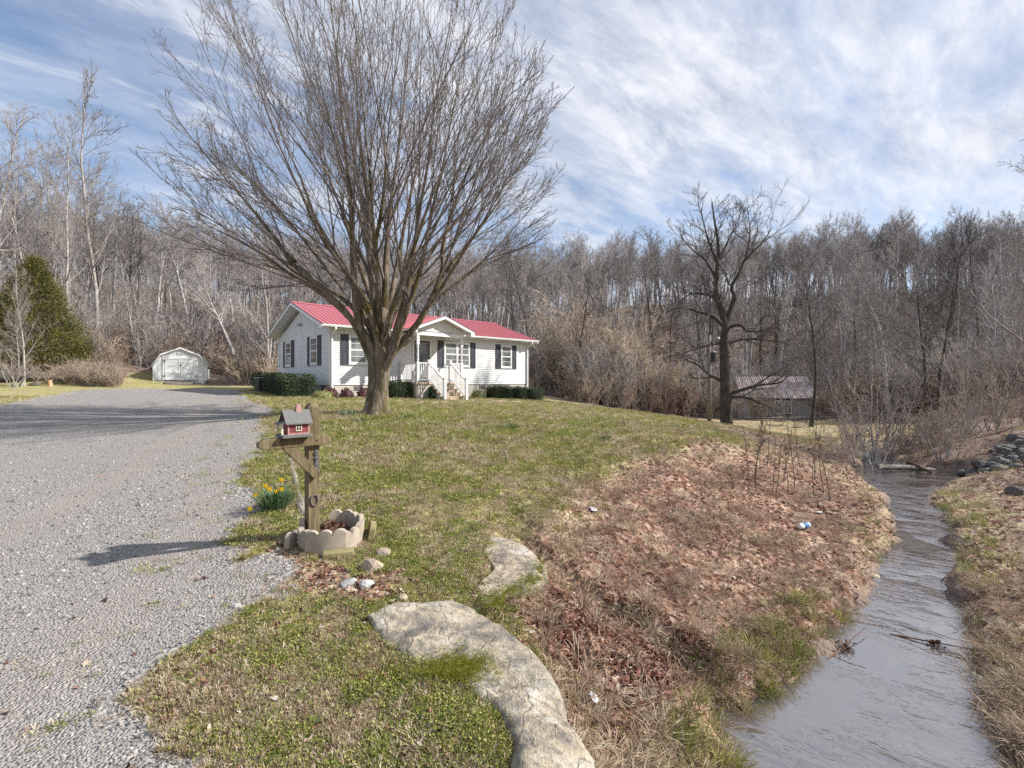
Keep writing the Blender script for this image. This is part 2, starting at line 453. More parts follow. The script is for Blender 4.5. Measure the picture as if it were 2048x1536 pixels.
# ground sheet: one warped grid, fine near the photographer, out past the wooded ridge
NG = 600
u = np.linspace(-1, 1, NG)
def warp(u, a, ext, c):
    k = math.asinh(ext / a); return c + a * np.sinh(u * k)
gx = warp(u, 5.0, 420, 0.0); gy = warp(u, 5.0, 420, 5.0)
GX, GY = np.meshgrid(gx, gy)
GZ = ground_z(GX, GY)
GM = masks(GX, GY)
gv = np.stack([GX.ravel(), GY.ravel(), GZ.ravel()], 1)
ii = np.arange(NG * NG).reshape(NG, NG)
gq = np.stack([ii[:-1, :-1].ravel(), ii[:-1, 1:].ravel(), ii[1:, 1:].ravel(), ii[1:, :-1].ravel()], 1)

def attr_node(t, name):
    n = t.nodes.new('ShaderNodeAttribute'); n.attribute_name = name; return n.outputs['Fac']
def gravel_color(t, v, trk=None):
    """crushed limestone: individual stones by cell, packed fines between"""
    def cells(scale, off):
        vo = N(t, 'ShaderNodeTexVoronoi'); vo.inputs['Scale'].default_value = scale; vo.inputs['Randomness'].default_value = 1.0
        L(t, mapping(t, v, (1, 1, 1), (0, 0, off), (off, off * 2, 0)), vo.inputs['Vector'])
        return vo
    a = cells(66, 0.3); b = cells(120, 1.1)
    sp = N(t, 'ShaderNodeSeparateColor'); L(t, a.outputs['Color'], sp.inputs[0])
    sq = N(t, 'ShaderNodeSeparateColor'); L(t, b.outputs['Color'], sq.inputs[0])
    ca = ramp(t, sp.outputs[0], [(0.0, (0.14, 0.135, 0.128)), (0.3, (0.26, 0.25, 0.245)), (0.62, (0.36, 0.345, 0.33)), (0.85, (0.44, 0.41, 0.375)), (1.0, (0.54, 0.515, 0.48))])
    cb = ramp(t, sq.outputs[0], [(0.0, (0.16, 0.15, 0.142)), (0.5, (0.31, 0.295, 0.275)), (1.0, (0.50, 0.465, 0.43))])
    big = noise(t, v, 0.55, 3, 0.6); mid = noise(t, v, 2.4, 2, 0.6)
    c = mixc(t, ramp(t, mid, [(0.38, 0.15), (0.62, 0.85)]), ca, cb)
    dust = mixc(t, 0.0, (0.37, 0.32, 0.28), (0.3, 0.3, 0.3))
    c = mixc(t, ramp(t, big, [(0.40, 0.0), (0.68, 0.55)]), c, dust)
    if trk is not None: c = mixc(t, math_node(t, 'MULTIPLY', trk, 0.6), c, mixc(t, mid, (0.27, 0.235, 0.205), (0.43, 0.385, 0.345)))
    gap = ramp(t, a.outputs['Distance'], [(0.0, 1.0), (0.55, 0.85), (0.8, 0.3)])
    h = math_node(t, 'SUBTRACT', 1.0, a.outputs['Distance'])
    return c, h
gm, t, p = newmat('ground')
v = poscoord(t)
A = {k: attr_node(t, k) for k in ('gravel', 'lawn', 'litter', 'wet', 'forest')}
n_f = noise(t, v, 14, 3, 0.65); n_m = noise(t, v, 3.2, 3, 0.6); n_b = noise(t, v, 0.7, 2, 0.6); n_x = noise(t, v, 60, 1, 0.6)
straw = mixc(t, ramp(t, n_f, [(0.35, 0.0), (0.65, 1.0)]), (0.33, 0.255, 0.16), (0.58, 0.48, 0.325))
green = mixc(t, ramp(t, n_x, [(0.3, 0.0), (0.7, 1.0)]), (0.25, 0.26, 0.065), (0.42, 0.41, 0.145))
gmix = ramp(t, math_node(t, 'ADD', math_node(t, 'MULTIPLY', n_m, 0.6), math_node(t, 'MULTIPLY', n_b, 0.55)), [(0.42, 0.12), (0.66, 0.9)])
lawn_c = mixc(t, gmix, straw, green)
leaf_v = N(t, 'ShaderNodeTexVoronoi'); leaf_v.inputs['Scale'].default_value = 16; L(t, v, leaf_v.inputs['Vector'])
lsp = N(t, 'ShaderNodeSeparateColor'); L(t, leaf_v.outputs['Color'], lsp.inputs[0])
leafc = ramp(t, lsp.outputs[0], [(0.0, (0.075, 0.035, 0.026)), (0.35, (0.21, 0.10, 0.068)), (0.7, (0.35, 0.20, 0.14)), (1.0, (0.52, 0.39, 0.30))])
leafc = mixc(t, ramp(t, n_m, [(0.48, 0.0), (0.72, 0.7)]), leafc, straw)
leafc = mixc(t, ramp(t, n_b, [(0.38, 0.75), (0.56, 0.0)]), leafc, mixc(t, n_f, (0.065, 0.038, 0.028), (0.16, 0.09, 0.065)))
# dead leaves blown over the lawn
lawn_c = mixc(t, math_node(t, 'MULTIPLY', ramp(t, lsp.outputs[1], [(0.80, 0.0), (0.84, 1.0)]), 0.8), lawn_c, leafc)
soil = mixc(t, n_f, (0.06, 0.042, 0.028), (0.15, 0.105, 0.07))
rest = mixc(t, A['litter'], mixc(t, ramp(t, n_m, [(0.4, 0.0), (0.62, 1.0)]), leafc, straw), leafc)
fl_v = N(t, 'ShaderNodeTexVoronoi'); fl_v.inputs['Scale'].default_value = 4.5; L(t, v, fl_v.inputs['Vector'])
fsp = N(t, 'ShaderNodeSeparateColor'); L(t, fl_v.outputs['Color'], fsp.inputs[0])
floorc = ramp(t, math_node(t, 'ADD', math_node(t, 'MULTIPLY', fsp.outputs[0], 0.5), math_node(t, 'MULTIPLY', n_m, 0.5)), [(0.15, (0.13, 0.09, 0.072)), (0.5, (0.27, 0.195, 0.16)), (0.85, (0.40, 0.305, 0.255))])
rest = mixc(t, A['forest'], rest, floorc)
c = mixc(t, A['lawn'], rest, lawn_c)
gc, gh = gravel_color(t, v)
gfac = ramp(t, math_node(t, 'ADD', A['gravel'], math_node(t, 'MULTIPLY', math_node(t, 'SUBTRACT', n_f, 0.5), 0.9)), [(0.40, 0.0), (0.58, 1.0)])
c = mixc(t, gfac, c, gc)
mud = mixc(t, leaf_v.outputs['Distance'], mixc(t, n_f, (0.07, 0.05, 0.04), (0.20, 0.15, 0.12)), (0.26, 0.20, 0.165))
c = mixc(t, A['wet'], c, mud)
L(t, c, p.inputs['Base Color'])
p.inputs['Roughness'].default_value = 0.92; p.inputs['Specular IOR Level'].default_value = 0.12
hh = math_node(t, 'ADD', math_node(t, 'MULTIPLY', n_f, 0.6), math_node(t, 'ADD', math_node(t, 'MULTIPLY', n_x, 0.3), math_node(t, 'MULTIPLY', leaf_v.outputs['Distance'], 0.6)))
bump(t, p, hh, 0.9, 0.05)

def add_attr(me, name, arr):
    a = me.attributes.new(name, 'FLOAT', 'POINT'); a.data.foreach_set('value', np.asarray(arr, np.float32).ravel())
ground = obj_np('ground', gv, gq, gm)
tag(ground, 'grassy lawn, leafy creek bank and wooded hillside floor', kind='structure')
forest = sstep(-1.0, 1.5, np.minimum(GM['ld'], polydist(GX, GY, MEADOW)) + GM['n1'] * 2) * sstep(12, 22, np.hypot(GX, GY))
wet = sstep(0.16, 0.0, GM['ed'] + GM['n2'] * 0.15)
for k, arr in (('gravel', GM['gravel']), ('lawn', GM['lawn']), ('litter', GM['litter']), ('wet', wet), ('forest', forest)):
    add_attr(ground.data, k, arr)

# drive: its own sheet of gravel 4 mm above the ground, same grid so that it follows every dip
gmat, t, p = newmat('crushed_gravel')
v = poscoord(t)
gc, gh = gravel_color(t, v, attr_node(t, 'track'))
L(t, gc, p.inputs['Base Color']); p.inputs['Roughness'].default_value = 0.95; p.inputs['Specular IOR Level'].default_value = 0.15
bump(t, p, gh, 0.8, 0.025)
keep = (GM['gravel'].ravel()[gq].min(1) > 0.85)
dq = gq[keep]
usedv, inv = np.unique(dq, return_inverse=True)
dv = gv[usedv].copy(); dv[:, 2] += 0.004
driveway = obj_np('driveway', dv, inv.reshape(dq.shape), gmat)
add_attr(driveway.data, 'track', track(dv[:, 0], dv[:, 1]))
tag(driveway, 'grey crushed gravel driveway leading up to the house', kind='structure')

# creek water: a ribbon lying in the channel
wm, t, p = newmat('creek_water')
v = poscoord(t)
out = next(n for n in t.nodes if n.type == 'OUTPUT_MATERIAL')
# ripples run across the flow, which goes along (0.65, 0.76)
mv = mapping(t, v, (1, 1, 1), (0, 0, math.radians(-49)))
r1 = noise(t, mapping(t, mv, (6.5, 2.6, 1)), 1.0, 3, 0.55, 0.8)
r2 = noise(t, mapping(t, mv, (18, 9, 1)), 1.0, 2, 0.6)
calm = ramp(t, noise(t, v, 0.8, 2, 0.5), [(0.42, 0.08), (0.60, 1.0)])
pz_ = N(t, 'ShaderNodeSeparateXYZ'); L(t, v, pz_.inputs[0])
rif = N(t, 'ShaderNodeMapRange'); rif.inputs[1].default_value = 4.8; rif.inputs[2].default_value = 8.5; rif.inputs[3].default_value = 0.75; rif.inputs[4].default_value = 2.4; L(t, pz_.outputs[1], rif.inputs[0])   # the riffles lie upstream, the pool below
calm = math_node(t, 'MULTIPLY', calm, rif.outputs[0])
hgt = math_node(t, 'MULTIPLY', math_node(t, 'ADD', r1, math_node(t, 'MULTIPLY', r2, 0.25)), calm)
bn = N(t, 'ShaderNodeBump'); bn.inputs['Strength'].default_value = 0.48; bn.inputs['Distance'].default_value = 0.06
L(t, hgt, bn.inputs['Height'])
gl = N(t, 'ShaderNodeBsdfGlossy'); gl.inputs['Roughness'].default_value = 0.06; gl.inputs['Color'].default_value = (1, 1, 1, 1); L(t, bn.outputs[0], gl.inputs['Normal'])
trn = N(t, 'ShaderNodeBsdfTransparent'); trn.inputs[0].default_value = (0.80, 0.72, 0.64, 1)
df = N(t, 'ShaderNodeBsdfDiffuse'); df.inputs[0].default_value = (0.29, 0.245, 0.22, 1)
body = N(t, 'ShaderNodeMixShader'); body.inputs[0].default_value = 0.38
L(t, trn.outputs[0], body.inputs[1]); L(t, df.outputs[0], body.inputs[2])
fr = N(t, 'ShaderNodeFresnel'); fr.inputs[0].default_value = 1.33; L(t, bn.outputs[0], fr.inputs['Normal'])
mx = N(t, 'ShaderNodeMixShader'); L(t, math_node(t, 'ADD', math_node(t, 'MULTIPLY', fr.outputs[0], 1.5), 0.22, True), mx.inputs[0])
L(t, body.outputs[0], mx.inputs[1]); L(t, gl.outputs[0], mx.inputs[2]); L(t, mx.outputs[0], out.inputs[0])
cp = CREEK
seg = np.concatenate([[0], np.cumsum(np.hypot(np.diff(cp[:, 0]), np.diff(cp[:, 1])))])
sv = np.linspace(0, seg[-1], 240)
cxs = np.interp(sv, seg, cp[:, 0]); cys = np.interp(sv, seg, cp[:, 1]); cws = np.interp(sv, seg, cp[:, 2]) + 0.42
tx = np.gradient(cxs); ty = np.gradient(cys); tl = np.hypot(tx, ty); tx /= tl; ty /= tl
rows = []
for f in np.linspace(-1, 1, 9):
    rows.append(np.stack([cxs - ty * cws * f, cys + tx * cws * f, np.full(len(sv), WATER_Z)], 1))
wv = np.concatenate(rows); k = np.arange(9 * 240).reshape(9, 240)
wq = np.stack([k[:-1, :-1].ravel(), k[:-1, 1:].ravel(), k[1:, 1:].ravel(), k[1:, :-1].ravel()], 1)
creek = obj_np('creek_water', wv, wq, wm)
tag(creek, 'shallow rippled creek water winding past the leafy bank', kind='structure')
# ------------------------------------------------------------------ house
M_white = simple('vinyl_siding', (0.66, 0.66, 0.66), (0.76, 0.755, 0.74), 1.2, 0.5, 0.05, 0.003, (1, 1, 3))
M_trim = simple('white_trim', (0.70, 0.70, 0.69), (0.80, 0.80, 0.79), 2.0, 0.45, 0.03, 0.002)
M_found = simple('painted_block', (0.44, 0.40, 0.34), (0.58, 0.54, 0.47), 2.5, 0.85, 0.3, 0.01)
M_shut = simple('charcoal_shutter', (0.045, 0.05, 0.065), (0.07, 0.075, 0.09), 6, 0.5, 0.05, 0.002)
M_vent = simple('dark_vent', (0.10, 0.095, 0.09), (0.16, 0.15, 0.14), 8, 0.6, 0, 0)
M_stone = simple('step_stone', (0.36, 0.27, 0.19), (0.52, 0.42, 0.31), 5, 0.85, 0.3, 0.01, rand=0.25)
M_dark = simple('dark_metal', (0.02, 0.022, 0.026), (0.05, 0.05, 0.055), 10, 0.5, 0, 0)
M_grey = simple('grey_metal', (0.30, 0.31, 0.32), (0.42, 0.43, 0.44), 6, 0.5, 0, 0)
mr, t, p = newmat('red_metal_roof')
f = noise(t, mapping(t, objcoord(t), (1, 0.3, 1)), 1.6, 5, 0.6)
L(t, mixc(t, f, (0.39, 0.085, 0.10), (0.48, 0.135, 0.15)), p.inputs['Base Color'])
p.inputs['Roughness'].default_value = 0.42; p.inputs['Specular IOR Level'].default_value = 0.5
M_red = mr
mg, t, p = newmat('window_glass')
f = noise(t, mapping(t, objcoord(t), (1, 1, 0.6)), 1.7, 3, 0.5)
L(t, mixc(t, ramp(t, f, [(0.35, 0.0), (0.65, 1.0)]), (0.06, 0.066, 0.07), (0.24, 0.25, 0.25)), p.inputs['Base Color'])
p.inputs['Roughness'].default_value = 0.05; p.inputs['Specular IOR Level'].default_value = 0.7
M_glass = mg

HX, HY = -8.06, 21.2
HLEN, HDEP = 12.1, 7.3
HZ = 0.5
FB, WT = 1.0, 3.49            # siding bottom and soffit, local heights
house = empty('house', (HX, HY, HZ), math.atan2(8.1, 9.01))
tag(house, 'white clapboard ranch house with red metal roof, grey shutters and small gabled front porch', 'house')
# foundation
mb = MB().box((0.03, 0.03, -0.6), (HLEN - 0.03, HDEP - 0.03, FB + 0.01))
fnd = mb.build('foundation', M_found, house)
for cx in (1.35, 3.1, 8.6):
    MB().box((cx - 0.2, 0.012, FB - 0.26), (cx + 0.2, 0.05, FB - 0.06)).build('crawl_vent', M_vent, fnd)
MB().box((0.012, 0.5, FB - 0.3), (0.05, 1.0, FB - 0.06)).build('crawl_vent', M_vent, fnd)
# block joints on the parged foundation
for i in range(1, 14):
    MB().box((i * 0.81 + 0.3, 0.0275, FB - 0.62), (i * 0.81 + 0.306, 0.031, FB)).build('block_joint', M_vent, fnd)
# walls, each with its courses of siding
PITCH = 1.39 / 4.05
RISE = PITCH * HDEP / 2
fw = MB().box((0.02, 0.02, FB), (HLEN - 0.02, 0.1, WT)).build('front_wall', M_white, house)
lw = MB().prism([(0.1, FB), (HDEP - 0.1, FB), (HDEP - 0.1, WT), (HDEP / 2, WT + RISE - 0.03), (0.1, WT)], 'x', 0.02, 0.1).build('gable_wall', M_white, house)
MB().prism([(0.1, FB), (HDEP - 0.1, FB), (HDEP - 0.1, WT), (HDEP / 2, WT + RISE - 0.03), (0.1, WT)], 'x', HLEN - 0.1, HLEN - 0.02).build('gable_wall', M_white, house)
MB().box((0.02, HDEP - 0.1, FB), (HLEN - 0.02, HDEP - 0.02, WT)).build('back_wall', M_white, house)
CH = 0.1038
nC = int(round((WT - FB) / CH))
m0 = None
for i in range(nC):
    z = FB + i * CH
    if m0 is None:
        mb = MB().prism([(0.019, 0), (-0.010, 0.003), (-0.010, 0.010), (0.012, CH + 0.006), (0.019, CH + 0.006)], 'x', 0.0, HLEN)
        o = mb.build('siding_board', M_white, fw); m0 = o.data
    else:
        o = link(bpy.data.objects.new('siding_board', m0), fw)
    o.location.z = z
i = 0
while True:
    z = FB + i * CH
    zt = z + CH - WT
    hw = HDEP / 2 if zt < 0 else HDEP / 2 - zt / PITCH
    if hw < 0.15: break
    MB().prism([(0.019, 0), (-0.010, 0.003), (-0.010, 0.010), (0.012, CH + 0.004), (0.019, CH + 0.004)], 'y', HDEP / 2 - hw, HDEP / 2 + hw).build('siding_board', M_white, lw).location.z = z
    i += 1
# corner posts
for x, y in ((-0.01, -0.01), (HLEN - 0.08, -0.01), (-0.01, HDEP - 0.08)):
    MB().box((x - 0.016, y - 0.016, FB), (x + 0.09, y + 0.09, WT)).build('corner_trim', M_trim, house)
# roof: panels with pressed ribs, rake and eave trim, soffit
OE, OG = 0.42, 0.5
RT = 0.12
zE = WT + 0.05                               # roof underside at the eave edge
def roofz(y): return zE + PITCH * (OE + (y if y < HDEP / 2 else HDEP - y))
roof = MB()
roof.prism([(-OE, zE), (HDEP / 2, roofz(HDEP / 2)), (HDEP + OE, zE), (HDEP + OE, zE + RT - 0.02), (HDEP / 2, roofz(HDEP / 2) + RT - 0.02), (-OE, zE + RT - 0.02)], 'x', -OG + 0.03, HLEN + OG - 0.03)
roof = roof.build('roof', M_trim, house)
def panel_mesh(name, w, y0, z0, y1, z1):
    """ribbed sheet from the eave (y0,z0) up to the ridge (y1,z1)"""
    xs = []
    nr = max(1, int(round(w / 0.2285)))
    st = w / nr
    prof = []
    for r in range(nr):
        b = r * st
        prof += [(b, 0.0), (b + 0.012, 0.02), (b + 0.034, 0.02), (b + 0.046, 0.0), (b + 0.12, 0.003), ]
    prof.append((w, 0.0))
    nn = Vector((0, -(z1 - z0), (y1 - y0))).normalized()
    if nn.z < 0: nn = -nn
    vs = []
    for (yy, zz_) in ((y0, z0), (y1, z1)):
        for (x, h) in prof:
            vs.append((x, yy + nn.y * h, zz_ + nn.z * h))
    k = len(prof)
    fs = [(i, i + 1, k + i + 1, k + i) for i in range(k - 1)]
    return mesh_np(name, np.array(vs), np.array(fs), False, [M_red])
tot = HLEN + 2 * OG; NP = 14; pw = tot / NP
for side in (0, 1):
    y0 = -OE - 0.05 if side == 0 else HDEP + OE + 0.05
    z0 = zE + RT - PITCH * 0.05
    pm = panel_mesh('roof_panel', pw, y0, z0, HDEP / 2, roofz(HDEP / 2) + RT)
    for i in range(NP):
        o = link(bpy.data.objects.new('roof_panel', pm), roof)
        o.location = (-OG + i * pw, 0, 0)
zR = roofz(HDEP / 2) + RT
MB().prism([(HDEP/2 - 0.16, zR - 0.16 * PITCH + 0.03), (HDEP/2, zR + 0.045), (HDEP/2 + 0.16, zR - 0.16 * PITCH + 0.03), (HDEP/2 + 0.16, zR - 0.16 * PITCH + 0.02), (HDEP/2, zR + 0.03), (HDEP/2 - 0.16, zR - 0.16 * PITCH + 0.02)], 'x', -OG - 0.01, HLEN + OG + 0.01).build('ridge_cap', M_red, roof)
for x in (-OG - 0.02, HLEN + OG - 0.02):       # rake boards with dark drip edge
    for s in (0, 1):
        ya = -OE if s == 0 else HDEP + OE
        poly = [(ya, zE - 0.04), (HDEP / 2, roofz(HDEP / 2) - 0.04), (HDEP / 2, roofz(HDEP / 2) + RT - 0.015), (ya, zE + RT - 0.015)]
        MB().prism(poly, 'x', x, x + 0.04).build('rake_board', M_trim, roof)
        poly = [(ya, zE + RT - 0.012), (HDEP / 2, roofz(HDEP / 2) + RT - 0.012), (HDEP / 2, roofz(HDEP / 2) + RT + 0.012), (ya, zE + RT + 0.012)]
        MB().prism(poly, 'x', x - 0.012, x + 0.05).build('drip_edge', M_shut, roof)
# soffits: flat under the eaves, boxed returns
MB().box((-OG + 0.06, -OE + 0.02, WT - 0.005), (HLEN + OG - 0.06, 0.02, WT + 0.012)).build('soffit', M_trim, roof)
for s, x in ((0, -OG), (1, HLEN + OG - 0.09)):
    MB().box((x, -OE, WT - 0.03), (x + 0.09, 0.02, zE + 0.02)).build('eave_return', M_trim, roof)
# gutter and downspouts
def gutter(x0, x1, y, z, par):
    pr = [(y, z), (y - 0.085, z), (y - 0.11, z + 0.055), (y - 0.11, z + 0.10), (y - 0.103, z + 0.10), (y - 0.103, z + 0.058), (y - 0.082, z + 0.008), (y - 0.006, z + 0.008), (y - 0.006, z + 0.1), (y, z + 0.1)]
    return MB().prism(pr, 'x', x0, x1).build('gutter', M_trim, par)
gutter(-OG + 0.02, 3.0, -OE - 0.004, zE - 0.012, roof)
gutter(6.5, HLEN + OG - 0.02, -OE - 0.004, zE - 0.012, roof)
def downspout(x, b):
    m = MB()
    m.bar((x, -OE - 0.06, zE), (x, -OE - 0.06, zE - 0.1), 0.07)
    m.bar((x, -OE - 0.06, zE - 0.1), (x, -0.06, zE - 0.32), 0.065)
    m.bar((x, -0.06, zE - 0.30), (x, -0.06, b), 0.07)
    m.bar((x, -0.06, b), (x, -0.28, b - 0.06), 0.07)
    m.build('downspout', M_trim, roof)
downspout(0.09, 0.52); downspout(HLEN - 0.05, 0.75)

def window(u0, u1, z0, z1, axis, panes=1):
    """a double-hung unit; axis 'f' front wall (u along x) or 'g' gable wall (u along y)"""
    def bx(m, a0, a1, d0, d1, b0, b1):
        # a along wall, d outwards, b height
        if axis == 'f': m.box((a0, -d1, b0), (a1, -d0, b1))
        else: m.box((-d1, a0, b0), (-d0, a1, b1))
        return m
    tw = 0.07
    m = MB()
    bx(m, u0, u0 + tw, 0, 0.06, z0, z1); bx(m, u1 - tw, u1, 0, 0.06, z0, z1)
    bx(m, u0 + tw, u1 - tw, 0, 0.06, z1 - tw, z1); bx(m, u0 + tw, u1 - tw, 0, 0.062, z0, z0 + 0.06)
    w = m.build('window', M_trim, house)
    bx(MB(), u0 - 0.02, u1 + 0.02, 0, 0.065, z0 - 0.03, z0 - 0.001).build('sill', M_trim, w)
    n = panes
    iw = (u1 - u0 - 2 * tw) / n
    for k in range(n):
        a = u0 + tw + k * iw; b = a + iw
        if k: bx(MB(), a - 0.035, a + 0.035, 0.004, 0.054, z0 + 0.06, z1 - tw).build('mullion', M_trim, w)
        zm = (z0 + z1) / 2 - 0.01
        ins = 0.035 if n > 1 else 0.0
        a2 = a + (ins if k else 0); b2 = b - (ins if k < n - 1 else 0)
        for (q0, q1, dep) in ((z0 + 0.06, zm, 0.028), (zm, z1 - tw, 0.036)):
            s_ = MB()
            bx(s_, a2, a2 + 0.035, dep - 0.012, dep + 0.012, q0, q1); bx(s_, b2 - 0.035, b2, dep - 0.012, dep + 0.012, q0, q1)
            bx(s_, a2 + 0.035, b2 - 0.035, dep - 0.012, dep + 0.012, q0, q0 + 0.035); bx(s_, a2 + 0.035, b2 - 0.035, dep - 0.012, dep + 0.012, q1 - 0.035, q1)
            bx(s_, a2 + 0.035, b2 - 0.035, dep - 0.004, dep + 0.008, (q0 + q1) / 2 - 0.01, (q0 + q1) / 2 + 0.01)
            s_.build('sash', M_trim, w)
            bx(MB(), a2 + 0.03, b2 - 0.03, dep - 0.006, dep, q0 + 0.03, (q0 + q1) / 2).build('pane', M_glass, w)
            bx(MB(), a2 + 0.03, b2 - 0.03, dep - 0.006, dep + 0.0005, (q0 + q1) / 2 + 0.001, q1 - 0.03).build('pane', M_glass, w)
    return w
def shutter(u0, u1, z0, z1, axis):
    def bx(m, a0, a1, d0, d1, b0, b1):
        if axis == 'f': m.box((a0, -d1, b0), (a1, -d0, b1))
        else: m.box((-d1, a0, b0), (-d0, a1, b1))
        return m
    m = MB()
    e = 0.045
    bx(m, u0, u0 + e, 0, 0.04, z0, z1); bx(m, u1 - e, u1, 0, 0.04, z0, z1)
    zm = z0 + (z1 - z0) * 0.48
    for a, b in ((z0, z0 + 0.07), (zm - 0.03, zm + 0.04), (z1 - 0.07, z1)):
        bx(m, u0 + e, u1 - e, 0, 0.038, a, b)
    bx(m, u0 + e, u1 - e, 0, 0.022, z0 + 0.07, zm - 0.03); bx(m, u0 + e, u1 - e, 0, 0.022, zm + 0.04, z1 - 0.07)
    for q0, q1 in ((z0 + 0.12, zm - 0.08), (zm + 0.09, z1 - 0.12)):
        bx(m, u0 + e + 0.03, u1 - e - 0.03, 0.022, 0.03, q0, q1)
    m.build('shutter', M_shut, house)
Z0, Z1 = 1.95, 3.26
window(0.86, 2.62, Z0, Z1, 'f', 2); shutter(0.50, 0.84, Z0 - 0.06, Z1 + 0.03, 'f'); shutter(2.64, 2.97, Z0 - 0.06, Z1 + 0.03, 'f')
window(6.02, 7.69, Z0, Z1, 'f', 2); shutter(5.64, 5.98, Z0 - 0.06, Z1 + 0.03, 'f'); shutter(7.74, 8.09, Z0 - 0.06, Z1 + 0.03, 'f')
window(9.95, 10.78, Z0, Z1, 'f', 1); shutter(9.56, 9.91, Z0 - 0.06, Z1 + 0.03, 'f'); shutter(10.82, 11.16, Z0 - 0.06, Z1 + 0.03, 'f')
window(1.38, 2.30, Z0, Z1, 'g', 1); shutter(0.97, 1.35, Z0 - 0.06, Z1 + 0.03, 'g'); shutter(2.33, 2.70, Z0 - 0.06, Z1 + 0.03, 'g')
window(5.12, 6.02, Z0, Z1, 'g', 1); shutter(4.70, 5.08, Z0 - 0.06, Z1 + 0.03, 'g'); shutter(6.06, 6.40, Z0 - 0.06, Z1 + 0.03, 'g')
# door with storm door
DK = 1.12
m = MB()
m.box((4.14, -0.05, DK), (4.23, 0.0, 3.30)); m.box((5.14, -0.05, DK), (5.23, 0.0, 3.30)); m.box((4.23, -0.05, 3.22), (5.14, 0.0, 3.30))
door = m.build('door', M_trim, house)
MB().box((4.235, -0.034, DK + 0.01), (5.135, -0.004, 3.215)).build('door_leaf', M_shut, door)
m = MB(); m.box((4.30, -0.040, DK + 0.22), (5.07, -0.035, 3.14))
m.build('pane', M_glass, door)
MB().cyl((5.06, -0.03, 2.10), (5.06, -0.085, 2.10), 0.025, 0.03).build('handle', M_grey, door)
# floodlight under the gable
fl = MB().box((-0.06, 3.58, 3.98), (-0.004, 3.72, 4.05)).build('floodlight', M_grey, house)
for yy in (3.57, 3.73):
    MB().cyl((-0.05, yy, 4.0), (-0.17, yy, 3.93), 0.035, 0.06).build('lamp_head', M_grey, fl)
# porch
PX0, PX1, PP = 3.42, 6.08, 1.66
SX0, SX1 = 4.10, 5.32
porch = MB().box((PX0, -PP, -0.5), (PX1, -0.001, DK - 0.10)).build('porch', M_found, house)
MB().box((PX0 - 0.05, -PP - 0.05, DK - 0.10), (PX1 + 0.05, -0.002, DK)).build('deck_slab', M_stone, porch)
for k in range(1, 4):
    MB().box((PX0 - 0.002, -PP - 0.003, DK - 0.1 - k * 0.2), (PX1 + 0.002, -PP, DK - 0.095 - k * 0.2)).build('block_joint', M_vent, porch)
# porch roof (ridge runs out from the house)
PC = (PX0 + PX1) / 2
PH = 1.74; PO = 0.36
ze = WT + 0.03; zp = ze + 0.66
pr = MB()
pr.prism([(PC - PH, ze), (PC, zp), (PC + PH, ze), (PC + PH, ze + 0.09), (PC, zp + 0.09), (PC - PH, ze + 0.09)], 'y', -PP - PO, -0.05 + 1.9)
proof = pr.build('porch_roof', M_trim, house)
for s in (-1, 1):
    sl = 0.66 / PH
    vs = []; prof = []
    ln = PP + PO + 1.95; nr = int(ln / 0.2285)
    for r in range(nr):
        b = r * ln / nr
        prof += [(b, 0), (b + 0.012, 0.02), (b + 0.034, 0.02), (b + 0.046, 0)]
    prof.append((ln, 0))
    for (xx, z_) in ((PC + s * (PH + 0.05), ze + 0.095 - 0.05 * sl), (PC, zp + 0.095)):
        for (b, h) in prof: vs.append((xx, -PP - PO - 0.03 + b, z_ + h))
    k = len(prof)
    link(bpy.data.objects.new('roof_panel', mesh_np('roof_panel', np.array(vs), np.array([(i, i + 1, k + i + 1, k + i) for i in range(k - 1)]), False, [M_red])), proof)
    xa = PC + s * PH
    MB().prism([(xa, ze - 0.05), (PC, zp - 0.05), (PC, zp + 0.085), (xa, ze + 0.085)], 'y', -PP - PO - 0.03, -PP - PO + 0.01).build('rake_board', M_trim, proof)
    MB().prism([(xa + s * 0.03, ze + 0.075), (PC, zp + 0.088), (PC, zp + 0.108), (xa + s * 0.03, ze + 0.095)], 'y', -PP - PO - 0.045, -PP - PO + 0.02).build('drip_edge', M_shut, proof)
    xr = PC + s * (PH - 0.22)
    MB().box((min(xa, xr), -PP - PO - 0.025, ze - 0.13), (max(xa, xr), -PP + 0.05, ze + 0.02)).build('eave_return', M_trim, proof)
MB().box((PX0 - 0.02, -PP - 0.02, WT - 0.17), (PX1 + 0.02, -PP + 0.12, WT)).build('beam', M_trim, proof)
for x in (PX0 - 0.02, PX1 - 0.10):
    MB().box((x, -PP + 0.12, WT - 0.17), (x + 0.12, -0.01, WT)).build('beam', M_trim, proof)
MB().box((PX0 + 0.1, -PP + 0.12, WT - 0.02), (PX1 - 0.1, -0.01, WT - 0.005)).build('porch_ceiling', M_trim, proof)
MB().prism([(PC - PH + 0.15, ze), (PC + PH - 0.15, ze), (PC, zp - 0.02)], 'y', -PP + 0.02, -PP + 0.08).build('gable_infill', M_white, proof)
for k in range(1, 7):
    z = ze + k * CH * 0.95; hw = PH - 0.15 - (z - ze) / (0.66 / PH)
    if hw > 0.1:
        MB().prism([(0.02, -0.09), (-0.004, -0.09), (-0.004, -0.08), (0.012, 0.008), (0.02, 0.008)], 'x', PC - hw, PC + hw).build('siding_board', M_white, proof).location = (0, -PP, z)
